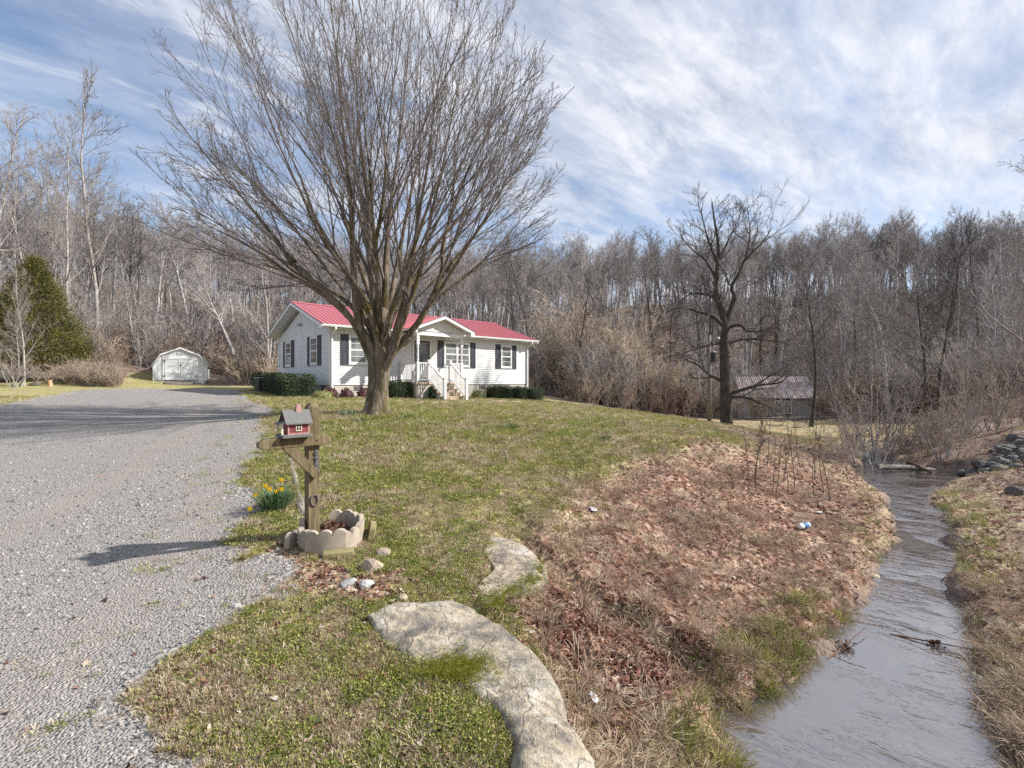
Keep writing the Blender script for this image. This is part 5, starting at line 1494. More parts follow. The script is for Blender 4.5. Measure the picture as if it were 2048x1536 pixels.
# --- prototypes of the wood: trunk mesh and crown mesh
def ratio2(f0, f1): return lambda t, pl, pos, d: pl * (f0 + (f1 - f0) * t) + 0 * pos[..., 0]
def make_forest(seed, h, r, bend, kb, first, ang, l0, l1, k2, k3, rtw, upw=.05, k4=0):
    rg = np.random.default_rng(seed)
    n = 12
    P = np.zeros((1, n, 3)); d = np.array([bend * rg.normal(), bend * rg.normal(), 1.0])
    for j in range(1, n):
        d = unit(d + 0.05 * rg.normal(size=3) * (1 + bend) + np.array([0, 0, .08])); P[0, j] = P[0, j - 1] + d * h / (n - 1)
    R = (r * (1 - .88 * np.linspace(0, 1, n) ** .9))[None]; R[0, 0] *= 1.35
    b1 = spawn(P, R, kb, first, .98, ang, .16, ratio2(l0, l1), 7, .09, upw, .45, rg, rtw * 2.2, .75, minup=.4)
    b2 = spawn(b1[0], b1[1], k2, .18, .98, .62, .2, ratio2(.5, .3), 5, .10, upw, .6, rg, rtw * 1.4, .6, minup=.3)
    b3 = spawn(b2[0], b2[1], k3, .2, .98, .65, .2, ratio2(.5, .35), 3, .10, upw, .7, rg, rtw, .5)
    gr = [(b1[0], b1[1], 4), (b2[0], b2[1], 3), (b3[0], b3[1], 3)]
    if k4:
        b4 = spawn(b3[0], b3[1], k4, .3, .98, .65, .2, ratio2(.55, .4), 2, .10, upw, .8, rg, rtw * .9, .4)
        gr.append((b4[0], b4[1], 3))
    tv, tq_ = tubes([(P, R, 8)]); cv2, cq2 = tubes(gr)
    return tv, tq_, cv2, cq2
def tree_obj(name, meshes, loc, scale, rz, label, cat_, group=None, tilt=(0, 0)):
    e = empty(name, loc, rz); e.rotation_euler = (tilt[0], tilt[1], rz); e.scale = (scale[0], scale[0], scale[1]) if isinstance(scale, tuple) else (scale,) * 3
    link(bpy.data.objects.new('trunk', meshes[0]), e); link(bpy.data.objects.new('crown', meshes[1]), e)
    tag(e, label, cat_, group); return e
def proto(mt, mc, *a, **k):
    tv, tq_, cv2, cq2 = make_forest(*a, **k)
    return mesh_np('trunk', tv, tq_, True, [mt]), mesh_np('crown', cv2, cq2, True, [mc])
FOR = [proto(B_grey, B_greytwig, 100 + i, 14.0, .17 + .02 * (i % 3), .05 + .03 * (i % 2), 17 + 3 * (i % 3), .34 + .06 * (i % 3), .75, .34, .13, 6, 4, .012, .06, 2) for i in range(7)]
DARKF = [proto(B_dark, B_darktwig, 150 + i, 14.0, .18, .06, 18, .40, .72, .34, .13, 6, 4, .011, .06, 2) for i in range(3)]
SYC = [proto(B_syc, B_syctwig, 200 + i, 17.0, .17, .02, 26, .22, .70, .30, .10, 7, 4, .010, .07, 2) for i in range(3)]
def make_clump(seed, nst, h, spread, r, rtw, k1, k2, k3=3, arch=-.01):
    rg = np.random.default_rng(seed); n = 9
    P = np.zeros((nst, n, 3)); P[:, 0, :2] = rg.normal(size=(nst, 2)) * .14 * spread
    az = rg.random(nst) * 6.283
    d = unit(np.stack([np.cos(az) * spread * rg.random(nst), np.sin(az) * spread * rg.random(nst), np.ones(nst)], 1))
    ln = h * (.6 + .5 * rg.random(nst))
    for j in range(1, n):
        d = unit(d + .07 * rg.normal(size=d.shape) + arch * np.array([0, 0, 1.0])); P[:, j] = P[:, j - 1] + d * (ln / (n - 1))[:, None]
    R = (r * (.6 + .6 * rg.random(nst)))[:, None] * (1 - .8 * np.linspace(0, 1, n))[None]
    b1 = spawn(P, R, k1, .2, .98, .5, .15, ratio2(.42, .2), 5, .09, .03, .5, rg, rtw * 1.6, .6, minup=.5)
    b2 = spawn(b1[0], b1[1], k2, .15, .98, .6, .2, ratio2(.5, .3), 4, .1, .02, .65, rg, rtw * 1.2, .5)
    b3 = spawn(b2[0], b2[1], k3, .2, .98, .6, .2, ratio2(.55, .35), 2, .1, .02, .8, rg, rtw, .4)
    return tubes([(P, R, 6)]) + tubes([(b1[0], b1[1], 3), (b2[0], b2[1], 3), (b3[0], b3[1], 3)])
def clump(mt, mc, *a, **k):
    tv, tq_, cv2, cq2 = make_clump(*a, **k)
    return mesh_np('trunk', tv, tq_, True, [mt]), mesh_np('crown', cv2, cq2, True, [mc])
TANB = [clump(B_tan, B_pale, 300 + i, 9, 5.0, .8, .05, .009, 9, 7, 4) for i in range(4)]
MULTI = [clump(B_grey, B_greytwig, 320 + i, 5, 9.0, .42, .13, .011, 11, 6, 4, arch=.02) for i in range(3)]
SHRUB = [clump(B_grey, B_thin, 340 + i, 10, 2.6, .8, .02, .0042, 6, 5, 2) for i in range(3)]

def on(px, Y):
    X = (px - 1024) / 960 * Y; return (X, Y, gz(X, Y) - .08)
# trees that stand out, one by one
hand = [
 # name, proto, px, depth, height scale, rz, label, tilt
 ('sycamore_tree', SYC[0], 195, 33.5, (.95, 1.10), .3, 'tall white-trunked sycamore right of the cedar', (0, 0)),
 ('sycamore_tree', SYC[1], 138, 37, (.85, .98), 1.3, 'white sycamore rising just behind the cedar', (0, -.02)),
 ('sycamore_tree', SYC[2], 106, 41, (.85, .98), 2.3, 'slim pale sycamore behind the left half of the cedar', (0, -.03)),
 ('sycamore_tree', SYC[1], 28, 36, (.8, .80), 4.0, 'pale sycamore at the left edge beside the cedar', (0, .01)),
 ('sycamore_tree', SYC[0], 180, 44, (.8, .92), 5.0, 'distant pale sycamore close behind the tall white one', (0, 0)),
 ('sycamore_tree', SYC[2], -60, 29, (.9, .95), 1.0, 'sycamore at the left edge of which only hanging twigs show', (0, .04)),
 ('hardwood_tree', FOR[1], 70, 43, (.9, 1.05), .5, 'tall grey tree between the two left sycamores', (0, 0)),
 ('hardwood_tree', FOR[3], 158, 46, (.9, 1.12), 2.5, 'tall grey tree between the two white sycamores', (0, .02)),
 ('hardwood_tree', FOR[5], 232, 45, (.85, .95), 4.5, 'tall grey tree first to the right of the white sycamore', (0, .01)),
 ('hardwood_tree', FOR[0], 5, 42, (.95, 1.08), 1.5, 'tall grey tree at the very left edge', (0, 0)),
 ('sapling', SYC[2], 48, 26.5, (.36, .40), 2.6, 'thin leaning white sapling in front of the cedar', (.02, .10)),
 ('sapling', SYC[1], 41, 26.6, (.25, .24), .6, 'shorter pale sapling beside the leaning one', (.0, -.02)),
 ('young_tree', FOR[2], 480, 37, (.75, .70), .2, 'crooked tree leaning left over the shed', (.0, -.34)),
 ('multi_stem_tree', MULTI[0], 535, 34, (1.0, 1.05), .5, 'many-stemmed bare tree behind the gable end of the house', (0, 0)),
 ('multi_stem_tree', MULTI[1], 398, 42, (1.05, 1.0), 2.0, 'many-stemmed bare tree rising behind the shed', (0, 0)),
 ('multi_stem_tree', MULTI[2], 590, 42, (1.0, 1.15), 3.3, 'many-stemmed bare tree behind the ridge of the house', (0, 0)),
 ('hardwood_tree', DARKF[0], 1078, 37, (.85, .86), 1.0, 'dark slender tree just right of the house roof', (0, .01)),
 ('young_tree', DARKF[1], 1622, 27.5, (.62, .64), 2.0, 'slender dark young tree on the grass right of the shack', (0, .03)),
 ('sycamore_tree', SYC[0], 1706, 36, (.62, .68), 3.2, 'leaning white sycamore behind the young tree by the shack', (0, -.06)),
 ('sycamore_tree', SYC[2], 1655, 39, (.6, .62), .9, 'second pale sycamore leaning left behind the shack', (0, -.16)),
 ('creekside_tree', DARKF[2], 1868, 21.5, (.62, .48), .4, 'dark forked tree beyond the creek leaning left over the bank', (0, -.12)),
 ('creekside_tree', DARKF[0], 1880, 22.5, (.6, .52), 2.2, 'dark upright stem behind the forked creekside tree', (0, .03)),
 ('roadside_tree', SYC[1], 2075, 17, (.62, .62), 1.0, 'pale tree at the right edge reaching its branches over the creek', (0, -.05)),
 ('hardwood_tree', FOR[4], 1780, 30, (.75, .62), 1.5, 'bushy-topped dark tree standing behind the creekside thicket', (0, 0)),
]
for nm, pr_, px, Y, sc, rz, lab, tl_ in hand:
    q = on(px, Y); tree_obj(nm, pr_, q, sc, rz, lab, 'tree', tilt=tl_)
sh = [
 (1735, 15.2, 1.25, 'brown many-stemmed shrub at the head of the creek, left of the log'),
 (1765, 16.2, 1.5, 'tall brown shrub behind the log at the head of the creek'),
 (1892, 14.8, .95, 'thin upright shrub at the right end of the fallen log'),
 (1935, 17.5, 1.2, 'brown shrub between the log and the dark rock pile'),
 (1690, 18.0, 1.0, 'low brown shrub on the bare red soil left of the creek head'),
 (1990, 18.5, 1.5, 'tall scrubby shrub above the rock pile'),
 (30, 26.0, .9, 'thin upright shrub beside the rock ledge at the far left')]
for i, (px, Y, s_, lab) in enumerate(sh):
    q = on(px, Y); tree_obj('shrub', SHRUB[i % 3], q, s_, i * 1.3, lab, 'shrub')
tn = [(1125, 35, 1.35), (1160, 37, 1.55), (1200, 35.5, 1.5), (1245, 36, 1.45), (1285, 34.5, 1.2), (1325, 34, .85), (1362, 35, .75)]
tl_lab = ['tan bushy tree nearest the right end of the house', 'tall tan bushy tree second from the house', 'tan bushy tree in the middle of the tan thicket', 'broad tan bushy tree fourth from the house', 'tan bushy tree above the crest of the lawn', 'low tan bush left of the utility pole', 'small tan bush close beside the utility pole']
for i, (px, Y, s_) in enumerate(tn):
    q = on(px, Y); tree_obj('bushy_tree', TANB[i % 4], q, s_, i * 1.1, tl_lab[i], 'tree', 'tan thicket right of the house')

# --- the dark walnut by the shack, limbs read from the photograph
rng = np.random.default_rng(77)
WY = 27.0; wxx = (1452 - 1024) / 960 * WY; wz = gz(wxx, WY)
walnut = empty('walnut_tree', (wxx, WY, wz))
tag(walnut, 'tall dark crooked walnut tree with mossy limbs standing before the shack', 'tree')
def wl_(px, py, dy=0.0):
    q = at(px, py, WY + dy); return np.array([q.x - wxx, q.y - WY, q.z - wz])
WL = [
 ([(1453,858,0),(1452,800,0),(1450,740,0),(1448,690,0),(1451,650,0),(1442,618,.1),(1432,585,.2),(1434,540,.2),(1438,500,.2),(1430,450,.3),(1424,405,.4)], .34, .03),
 ([(1451,650,0),(1463,615,0),(1470,592,-.1),(1462,575,-.1),(1478,548,-.2),(1490,520,-.2),(1520,490,-.3),(1545,455,-.4)], .16, .02),
 ([(1447,652,0),(1425,632,-.3),(1392,622,-.6),(1362,614,-.8),(1335,624,-1.0)], .13, .02),
 ([(1438,600,.1),(1415,590,.5),(1385,587,.8),(1362,600,1.0)], .09, .015),
 ([(1433,560,.2),(1410,520,.4),(1385,500,.6),(1360,470,.7)], .07, .012),
 ([(1455,655,0),(1480,650,-.4),(1496,662,-.7),(1530,660,-1.0),(1560,640,-1.2)], .11, .015),
 ([(1455,685,0),(1490,678,.3),(1530,680,.6),(1575,685,.9)], .10, .015),
 ([(1447,685,0),(1420,690,-.3),(1385,700,-.6),(1345,712,-.9)], .10, .015),
 ([(1449,765,0),(1420,750,-.3),(1392,728,-.6),(1360,715,-.9)], .10, .015),
 ([(1454,790,0),(1490,778,-.6),(1520,770,-1.0),(1560,765,-1.3),(1580,748,-1.5)], .11, .02),
 ([(1454,795,0),(1490,795,-.5),(1530,810,-1.0),(1570,828,-1.4)], .10, .015),
 ([(1436,530,.2),(1420,490,-.2),(1408,450,-.4),(1402,415,-.5)], .07, .012),
 ([(1440,515,.2),(1462,470,.5),(1480,430,.6)], .06, .012),
 ([(1490,520,-.2),(1500,470,-.1),(1495,420,.0)], .06, .012)]
wlimbs = [path([wl_(*q) for q in pts], np.linspace(r0, r1, len(pts)), 14) for pts, r0, r1 in WL]
WP, WR = cat(*wlimbs)
w1 = spawn(WP[1:], WR[1:], 9, .22, 1.0, .65, .2, lambda t, pl, pos, d: .45 * pl * (1.1 - .4 * t) + .3, 8, .16, .05, .5, rng, .016, .7, minup=.5)
w1b = spawn(WP[:1], WR[:1], 12, .35, 1.0, .8, .2, lambda t, pl, pos, d: 2.4 - 1.4 * t, 8, .14, .06, .3, rng, .016, .7)
w1 = cat(w1, w1b)
w2 = spawn(w1[0], w1[1], 5, .2, 1.0, .65, .2, lambda t, pl, pos, d: .5 * pl * (1.1 - .5 * t), 5, .14, .04, .6, rng, .011, .6)
w3 = spawn(w2[0], w2[1], 6, .2, 1.0, .65, .2, lambda t, pl, pos, d: .5 * pl * (1.1 - .5 * t), 3, .12, .03, .7, rng, .008, .5)
v1, q1 = tubes([(WP, WR, 9)]); obj_np('trunk', v1, q1, B_dark, walnut)
v1, q1 = tubes([(w1[0], w1[1], 4), (w2[0], w2[1], 3), (w3[0], w3[1], 3)]); obj_np('crown', v1, q1, B_darktwig, walnut)

# --- the wood: individuals nearest, one mass behind
rng = np.random.default_rng(5)
pts = []
def free(X, Y):
    if inpoly(np.array([X]), np.array([Y]), LAWN)[0] or inpoly(np.array([X]), np.array([Y]), MEADOW)[0]: return False
    if polydist(np.array([X]), np.array([Y]), LAWN)[0] < 1.2: return False
    for (cx_, cy_, r_) in ((sx, SY + 1.5, 4.0), (kx + 2, KY + 1, 4.5), (-5, 29, 9.0)):
        if (X - cx_) ** 2 + (Y - cy_) ** 2 < r_ * r_: return False
    if creek_dist(np.array([X]), np.array([Y]))[0][0] < 2.0: return False
    return True
while len(pts) < 240:
    Y = 34 + 50 * rng.random() ** 1.25; kq = rng.uniform(-1.12, 1.14); X = kq * Y
    if not free(X, Y): continue
    if any((X - a) ** 2 + (Y - b) ** 2 < 1.7 ** 2 for a, b in pts): continue
    pts.append((X, Y))
ZONES = [(300, 'behind the cedar and the sycamores'), (460, 'in the wood behind the shed'), (640, 'behind the gable end of the house'), (1080, 'behind the red roof of the house'), (1400, 'on the hill behind the tan thicket'), (1630, 'on the hill above the shack'), (1850, 'on the hill right of the shack'), (9999, 'on the hill beyond the rock pile')]
for i, (X, Y) in enumerate(sorted(pts, key=lambda q: q[1])):
    leftside = X < 0.12 * Y
    grey_ = rng.random() < (.86 if leftside else .7)
    pr_ = FOR[int(rng.integers(7))] if grey_ else DARKF[int(rng.integers(3))]
    zone_ = next(z_ for b_, z_ in ZONES if 1024 + 960 * X / Y < b_)
    lab_ = ('pale grey' if grey_ else 'dark') + ' bare ' + ('tree at the front ' if Y < 46 else 'tree ') + zone_
    s_ = rng.uniform(.72, 1.02) if Y > 42 else rng.uniform(.5, .85)
    tree_obj('hardwood_tree', pr_, (X, Y, gz(X, Y) - .1), (s_ * .95, s_), rng.random() * 6.28, lab_, 'tree', 'bare trees ' + zone_, (rng.normal() * .03, rng.normal() * .03))

# --- geometry-node scatter for what nobody could count
def scatter(name, protos, pos, rot, scl, idx, label):
    """pos (n,3), rot (n,3), scl (n,) , idx (n,)"""
    cl_ = bpy.data.collections.new(name + '_forms')
    for i, me in enumerate(protos):
        cl_.objects.link(bpy.data.objects.new('%s_form_%02d' % (name, i), me))
    me = bpy.data.meshes.new(name); me.vertices.add(len(pos)); me.vertices.foreach_set('co', np.asarray(pos, np.float32).ravel())
    a = me.attributes.new('rot', 'FLOAT_VECTOR', 'POINT'); a.data.foreach_set('vector', np.asarray(rot, np.float32).ravel())
    a = me.attributes.new('scl', 'FLOAT', 'POINT'); a.data.foreach_set('value', np.asarray(scl, np.float32))
    a = me.attributes.new('idx', 'INT', 'POINT'); a.data.foreach_set('value', np.asarray(idx, np.int32))
    o = link(bpy.data.objects.new(name, me))
    g = bpy.data.node_groups.new(name + '_scatter', 'GeometryNodeTree')
    g.interface.new_socket('Geometry', in_out='INPUT', socket_type='NodeSocketGeometry'); g.interface.new_socket('Geometry', in_out='OUTPUT', socket_type='NodeSocketGeometry')
    gi = g.nodes.new('NodeGroupInput'); go_ = g.nodes.new('NodeGroupOutput')
    ip = g.nodes.new('GeometryNodeInstanceOnPoints'); ci = g.nodes.new('GeometryNodeCollectionInfo')
    ci.inputs['Collection'].default_value = cl_; ci.inputs['Separate Children'].default_value = True; ci.inputs['Reset Children'].default_value = True
    def na(nm, ty):
        n_ = g.nodes.new('GeometryNodeInputNamedAttribute'); n_.data_type = ty; n_.inputs['Name'].default_value = nm
        return next(s_ for s_ in n_.outputs if s_.name == 'Attribute' and s_.enabled)
    g.links.new(gi.outputs[0], ip.inputs['Points']); g.links.new(ci.outputs[0], ip.inputs['Instance'])
    ip.inputs['Pick Instance'].default_value = True
    g.links.new(na('idx', 'INT'), ip.inputs['Instance Index']); g.links.new(na('rot', 'FLOAT_VECTOR'), ip.inputs['Rotation']); g.links.new(na('scl', 'FLOAT'), ip.inputs['Scale'])
    g.links.new(ip.outputs[0], go_.inputs[0])
    o.modifiers.new('scatter', 'NODES').node_group = g
    tag(o, label, kind='stuff')
    return o
def join_proto(pr_, mat_):
    a, b = pr_
    va = np.empty(len(a.vertices) * 3, np.float32); a.vertices.foreach_get('co', va)
    vb = np.empty(len(b.vertices) * 3, np.float32); b.vertices.foreach_get('co', vb)
    fa = np.empty(len(a.loops), np.int32); a.loops.foreach_get('vertex_index', fa); fb = np.empty(len(b.loops), np.int32); b.loops.foreach_get('vertex_index', fb)
    return mesh_np('tree_form', np.concatenate([va.reshape(-1, 3), vb.reshape(-1, 3)]), np.concatenate([fa.reshape(-1, 4), fb.reshape(-1, 4) + len(a.vertices)]), True, [mat_])
rng = np.random.default_rng(8)
n = 900
Y = 78 + 62 * rng.random(n); X = rng.uniform(-1.25, 1.25, n) * Y
Zg = ground_z(X, Y) - .1
scatter('far_woods', [join_proto(pq, B_greytwig) for pq in FOR[:5]] + [join_proto(DARKF[0], B_darktwig)], np.stack([X, Y, Zg], 1),
        np.stack([rng.normal(size=n) * .03, rng.normal(size=n) * .03, rng.random(n) * 6.28], 1), rng.uniform(.75, 1.1, n), rng.integers(0, 6, n), 'distant bare woods covering the ridge behind everything')
# undergrowth through the wood and along its edge
n = 5200
Y = 30 + 60 * rng.random(n) ** 1.6; X = rng.uniform(-1.2, 1.2, n) * Y
dl = np.minimum(polydist(X, Y, LAWN), polydist(X, Y, MEADOW))
ok = (dl > .8) & (creek_dist(X, Y)[0] > 1.2) & (((X - kx - 2) ** 2 + (Y - KY - 1) ** 2) > 9) & (((X - sx) ** 2 + (Y - SY - 1.5) ** 2) > 9)
X, Y = X[ok], Y[ok]; n = len(X)
BR = [clump(B_tan, B_tan, 360 + i, 7, 2.4, .8, .016, .008, 6, 4, 2) for i in range(2)] + [clump(B_redbrush, B_redbrush, 370 + i, 7, 2.2, .9, .016, .008, 6, 4, 2) for i in range(2)] + [clump(B_greytwig, B_greytwig, 380 + i, 4, 4.0, .4, .03, .009, 8, 4, 2, arch=.02) for i in range(2)]
scatter('undergrowth', [join_proto(pq, pq[1].materials[0]) for pq in BR], np.stack([X, Y, ground_z(X, Y) - .05], 1),
        np.stack([np.zeros(n), np.zeros(n), rng.random(n) * 6.28], 1), rng.uniform(.6, 1.25, n), rng.integers(0, 6, n), 'tangled leafless undergrowth between the trees of the wood')
# brush on the bank at the far left and around the creek head and far bank
px = np.concatenate([rng.uniform(-20, 240, 420)]); Yb = rng.uniform(27.3, 33, 420)
Xb = (px - 1024) / 960 * Yb
X2 = rng.uniform(9, 34, 330); Y2 = rng.uniform(14, 30, 330)
ok2 = (polydist(X2, Y2, MEADOW) > .6) & (polydist(X2, Y2, LAWN) > 2.5) & (creek_dist(X2, Y2)[0] > 1.1)
Xb = np.concatenate([Xb, X2[ok2]]); Yb = np.concatenate([Yb, Y2[ok2]])
okb = (polydist(Xb, Yb, DRIVE) > 1.5) & (((Xb - sx) ** 2 + (Yb - SY - 1.5) ** 2) > 9)
Xb, Yb = Xb[okb], Yb[okb]; n = len(Xb)
scatter('brush', [join_proto(pq, pq[1].materials[0]) for pq in BR[:4]], np.stack([Xb, Yb, ground_z(Xb, Yb) - .05], 1), np.stack([np.zeros(n), np.zeros(n), rng.random(n) * 6.28], 1), rng.uniform(.25, .6, n), rng.integers(0, 4, n), 'low dead brush on the banks at both sides')
# ------------------------------------------------------------------ evergreens and foundation planting
def leaf_cloud(pts, nrm, size, rng, asp=.5, fold=.2):
    """one small leaf blade (two triangles as a quad) at every point"""
    n = len(pts)
    d = unit(nrm + .8 * rng.normal(size=(n, 3))); s_ = unit(np.cross(d, rng.normal(size=(n, 3)))); w = np.cross(d, s_)
    sz = size * (.6 + .8 * rng.random((n, 1)))
    a = pts; b = pts + (s_ * asp * .5 + d * .5 + w * fold * .2) * sz; c_ = pts + d * sz; e = pts + (-s_ * asp * .5 + d * .5 + w * fold * .2) * sz
    V = np.stack([a, b, c_, e], 1).reshape(-1, 3); q = np.arange(n * 4).reshape(n, 4)
    return V, q
M_box = simple('boxwood_leaf', (0.025, 0.045, 0.016), (0.085, 0.125, 0.045), 5, 0.55, 0, 0, spec=.35)
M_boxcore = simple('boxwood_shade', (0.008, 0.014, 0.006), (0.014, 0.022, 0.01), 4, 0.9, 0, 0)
M_yel = simple('golden_leaf', (0.16, 0.17, 0.05), (0.30, 0.29, 0.11), 6, 0.6, 0, 0)
M_wine = simple('wine_leaf', (0.055, 0.02, 0.025), (0.17, 0.075, 0.08), 8, 0.6, 0, 0)
M_cedar = simple('cedar_leaf', (0.045, 0.055, 0.014), (0.19, 0.165, 0.038), 1.6, 0.75, 0, 0)
def bush(name, loc, rz, size, label, cat_, mat, n=2600, ls=.05, boxy=.7, seed=0, core=M_boxcore, group=None):
    rg = np.random.default_rng(seed)
    d = unit(rg.normal(size=(n, 3))); d[:, 2] = np.abs(d[:, 2]) * 1.0 - .15
    p_ = np.sign(d) * np.abs(d) ** (1 - boxy * .75)
    p_ = p_ / np.maximum(np.abs(p_).max(1, keepdims=True) ** boxy, .3) if boxy > 0 else d
    lump = 1 + .10 * (fbm(d[:, 0] * 2 + seed, d[:, 1] * 2 + d[:, 2] * 2, 1.6, 3, seed) - .5)
    rad = (.82 + .2 * rg.random((n, 1)) ** .5) * lump[:, None]
    sz = np.array(size) / 2
    P_ = p_ * rad * sz * np.array([1, 1, 2]); P_[:, 2] = np.clip(P_[:, 2], 0, None)
    P_[:, 2] = np.maximum(P_[:, 2], .03 * rg.random(n))
    V, q = leaf_cloud(P_, d * np.array([1, 1, .8]), ls, rg)
    import bmesh
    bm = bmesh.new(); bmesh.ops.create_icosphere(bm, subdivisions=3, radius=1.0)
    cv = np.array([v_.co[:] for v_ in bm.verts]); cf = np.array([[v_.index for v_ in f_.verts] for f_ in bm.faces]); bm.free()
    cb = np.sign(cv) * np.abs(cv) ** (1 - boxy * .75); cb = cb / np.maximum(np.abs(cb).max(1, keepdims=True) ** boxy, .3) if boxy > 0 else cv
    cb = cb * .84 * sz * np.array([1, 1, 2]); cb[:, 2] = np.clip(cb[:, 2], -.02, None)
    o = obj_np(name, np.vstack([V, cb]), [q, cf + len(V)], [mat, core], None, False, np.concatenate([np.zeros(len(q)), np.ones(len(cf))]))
    o.location = loc; o.rotation_euler = (0, 0, rz)
    tag(o, label, cat_, group); return o
HR = house.rotation_euler.z
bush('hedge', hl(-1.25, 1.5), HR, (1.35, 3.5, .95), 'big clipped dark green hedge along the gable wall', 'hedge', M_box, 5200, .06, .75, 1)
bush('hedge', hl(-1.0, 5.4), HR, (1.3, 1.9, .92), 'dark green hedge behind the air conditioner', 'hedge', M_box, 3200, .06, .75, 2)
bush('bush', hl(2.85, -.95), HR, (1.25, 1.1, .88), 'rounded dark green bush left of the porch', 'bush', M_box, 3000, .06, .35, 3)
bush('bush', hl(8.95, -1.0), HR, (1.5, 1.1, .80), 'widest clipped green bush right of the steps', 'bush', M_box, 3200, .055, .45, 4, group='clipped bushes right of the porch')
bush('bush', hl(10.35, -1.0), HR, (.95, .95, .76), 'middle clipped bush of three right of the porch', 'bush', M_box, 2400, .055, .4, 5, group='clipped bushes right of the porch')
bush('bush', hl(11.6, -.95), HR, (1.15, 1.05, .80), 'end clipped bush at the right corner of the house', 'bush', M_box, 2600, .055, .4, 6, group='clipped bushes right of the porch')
bush('low_bush', hl(-.75, -1.25), HR, (.85, .7, .36), 'low yellow-green bush before the big hedge', 'bush', M_yel, 900, .05, .2, 7, core=M_yel)
for i, (u_, v_, s_, lab) in enumerate(((-.35, -.95, .62, 'dark wine-red shrub at the corner of the house'), (.45, -.75, .55, 'wine-red shrub left of the foundation vent'), (1.25, -.75, .6, 'wine-red shrub below the front window'), (2.0, -.75, .5, 'wine-red shrub half hidden behind the maple trunk'))):
    bush('wine_shrub', hl(u_, v_), HR, (s_, s_, s_ * .8), lab, 'shrub', M_wine, 420, .09, .1, 20 + i, core=M_wine, group='wine-red shrubs before the foundation')
bush('low_bush', hl(7.6, -.9), HR, (.75, .65, .5), 'sparse green bush between the steps and the clipped bushes', 'bush', M_yel, 500, .07, .15, 31, core=M_box)
bush('low_bush', hl(3.95, -2.05), HR, (.3, .3, .7), 'thin climbing plant on the porch wall left of the steps', 'bush', M_box, 300, .06, .2, 33)

# cedar: drooping sprays on a cone
rg = np.random.default_rng(14)
q = on(70, 29.5)
cedar = empty('cedar_tree', q)
tag(cedar, 'dense dark green cedar on the brushy bank at the left', 'tree')
CHH, CR = 6.9, 2.6
tv, tq_ = tubes([(np.array([[(0, 0, -.2), (.03, 0, 2), (0, .03, 4), (0, 0, CHH)]], float), np.array([[.16, .13, .08, .02]]), 8)])
obj_np('trunk', tv, tq_, B_dark, cedar)
nb = 1500
zb_ = CHH * (1 - rg.random(nb) ** .62) * .97 + .25
az = rg.random(nb) * 6.283
prof_r = CR * np.clip(np.minimum(1.0, (CHH - zb_) / (CHH * .78)) ** .9, .04, 1) * (.85 + .3 * fbm(np.cos(az) * 2 + 5, np.sin(az) * 2 + zb_ * .8, 1.2, 3, 9))
rb_ = prof_r * (.35 + .65 * rg.random(nb) ** .4)
cc = np.stack([rb_ * np.cos(az), rb_ * np.sin(az), zb_], 1)
npb = 38
base = np.repeat(cc, npb, 0); od = np.repeat(np.stack([np.cos(az), np.sin(az), np.full(nb, .55)], 1), npb, 0)
pp_ = base + rg.normal(size=base.shape) * np.array([.20, .20, .14])
Vc, qc = leaf_cloud(pp_, unit(od), .15, rg, .22)
obj_np('crown', Vc, qc, M_cedar, cedar, False)

# ------------------------------------------------------------------ daffodils
M_blade = simple('daffodil_leaf', (0.05, 0.105, 0.05), (0.13, 0.21, 0.10), 12, 0.5, 0, 0)
M_yf = simple('daffodil_petal', (0.75, 0.50, 0.02), (0.85, 0.62, 0.05), 20, 0.5, 0, 0)
def blades(n, r, h, w, rg, droop=.5, seg=4):
    az = rg.random(n) * 6.283; rr_ = r * np.sqrt(rg.random(n)); out_ = .15 + .55 * (rr_ / r) + .15 * rg.normal(size=n)
    a2 = az + .5 * rg.normal(size=n)
    p0 = np.stack([rr_ * np.cos(az), rr_ * np.sin(az), np.zeros(n)], 1)
    H_ = h * (.6 + .5 * rg.random(n)); P_ = [p0]; d = np.stack([np.cos(a2) * out_, np.sin(a2) * out_, np.ones(n)], 1)
    for j in range(seg):
        d = unit(d); P_.append(P_[-1] + d * (H_ / seg)[:, None]); d = d + np.stack([np.cos(a2), np.sin(a2), -np.ones(n) * .6], 1) * droop * (j + 1) / seg * .5
    P_ = np.stack(P_, 1)
    side = np.stack([-np.sin(a2), np.cos(a2), np.zeros(n)], 1)
    side = unit(side + .4 * rg.normal(size=side.shape))
    ww = w * np.concatenate([np.full(seg, 1.0) * np.linspace(1, .8, seg), [.12]])
    A_ = P_ + side[:, None] * ww[None, :, None] / 2; B_ = P_ - side[:, None] * ww[None, :, None] / 2
    V = np.stack([A_, B_], 2).reshape(-1, 3); m_ = seg + 1
    k = np.arange(n * m_ * 2).reshape(n, m_, 2)
    q_ = np.stack([k[:, :-1, 0], k[:, :-1, 1], k[:, 1:, 1], k[:, 1:, 0]], -1).reshape(-1, 4)
    return V, q_
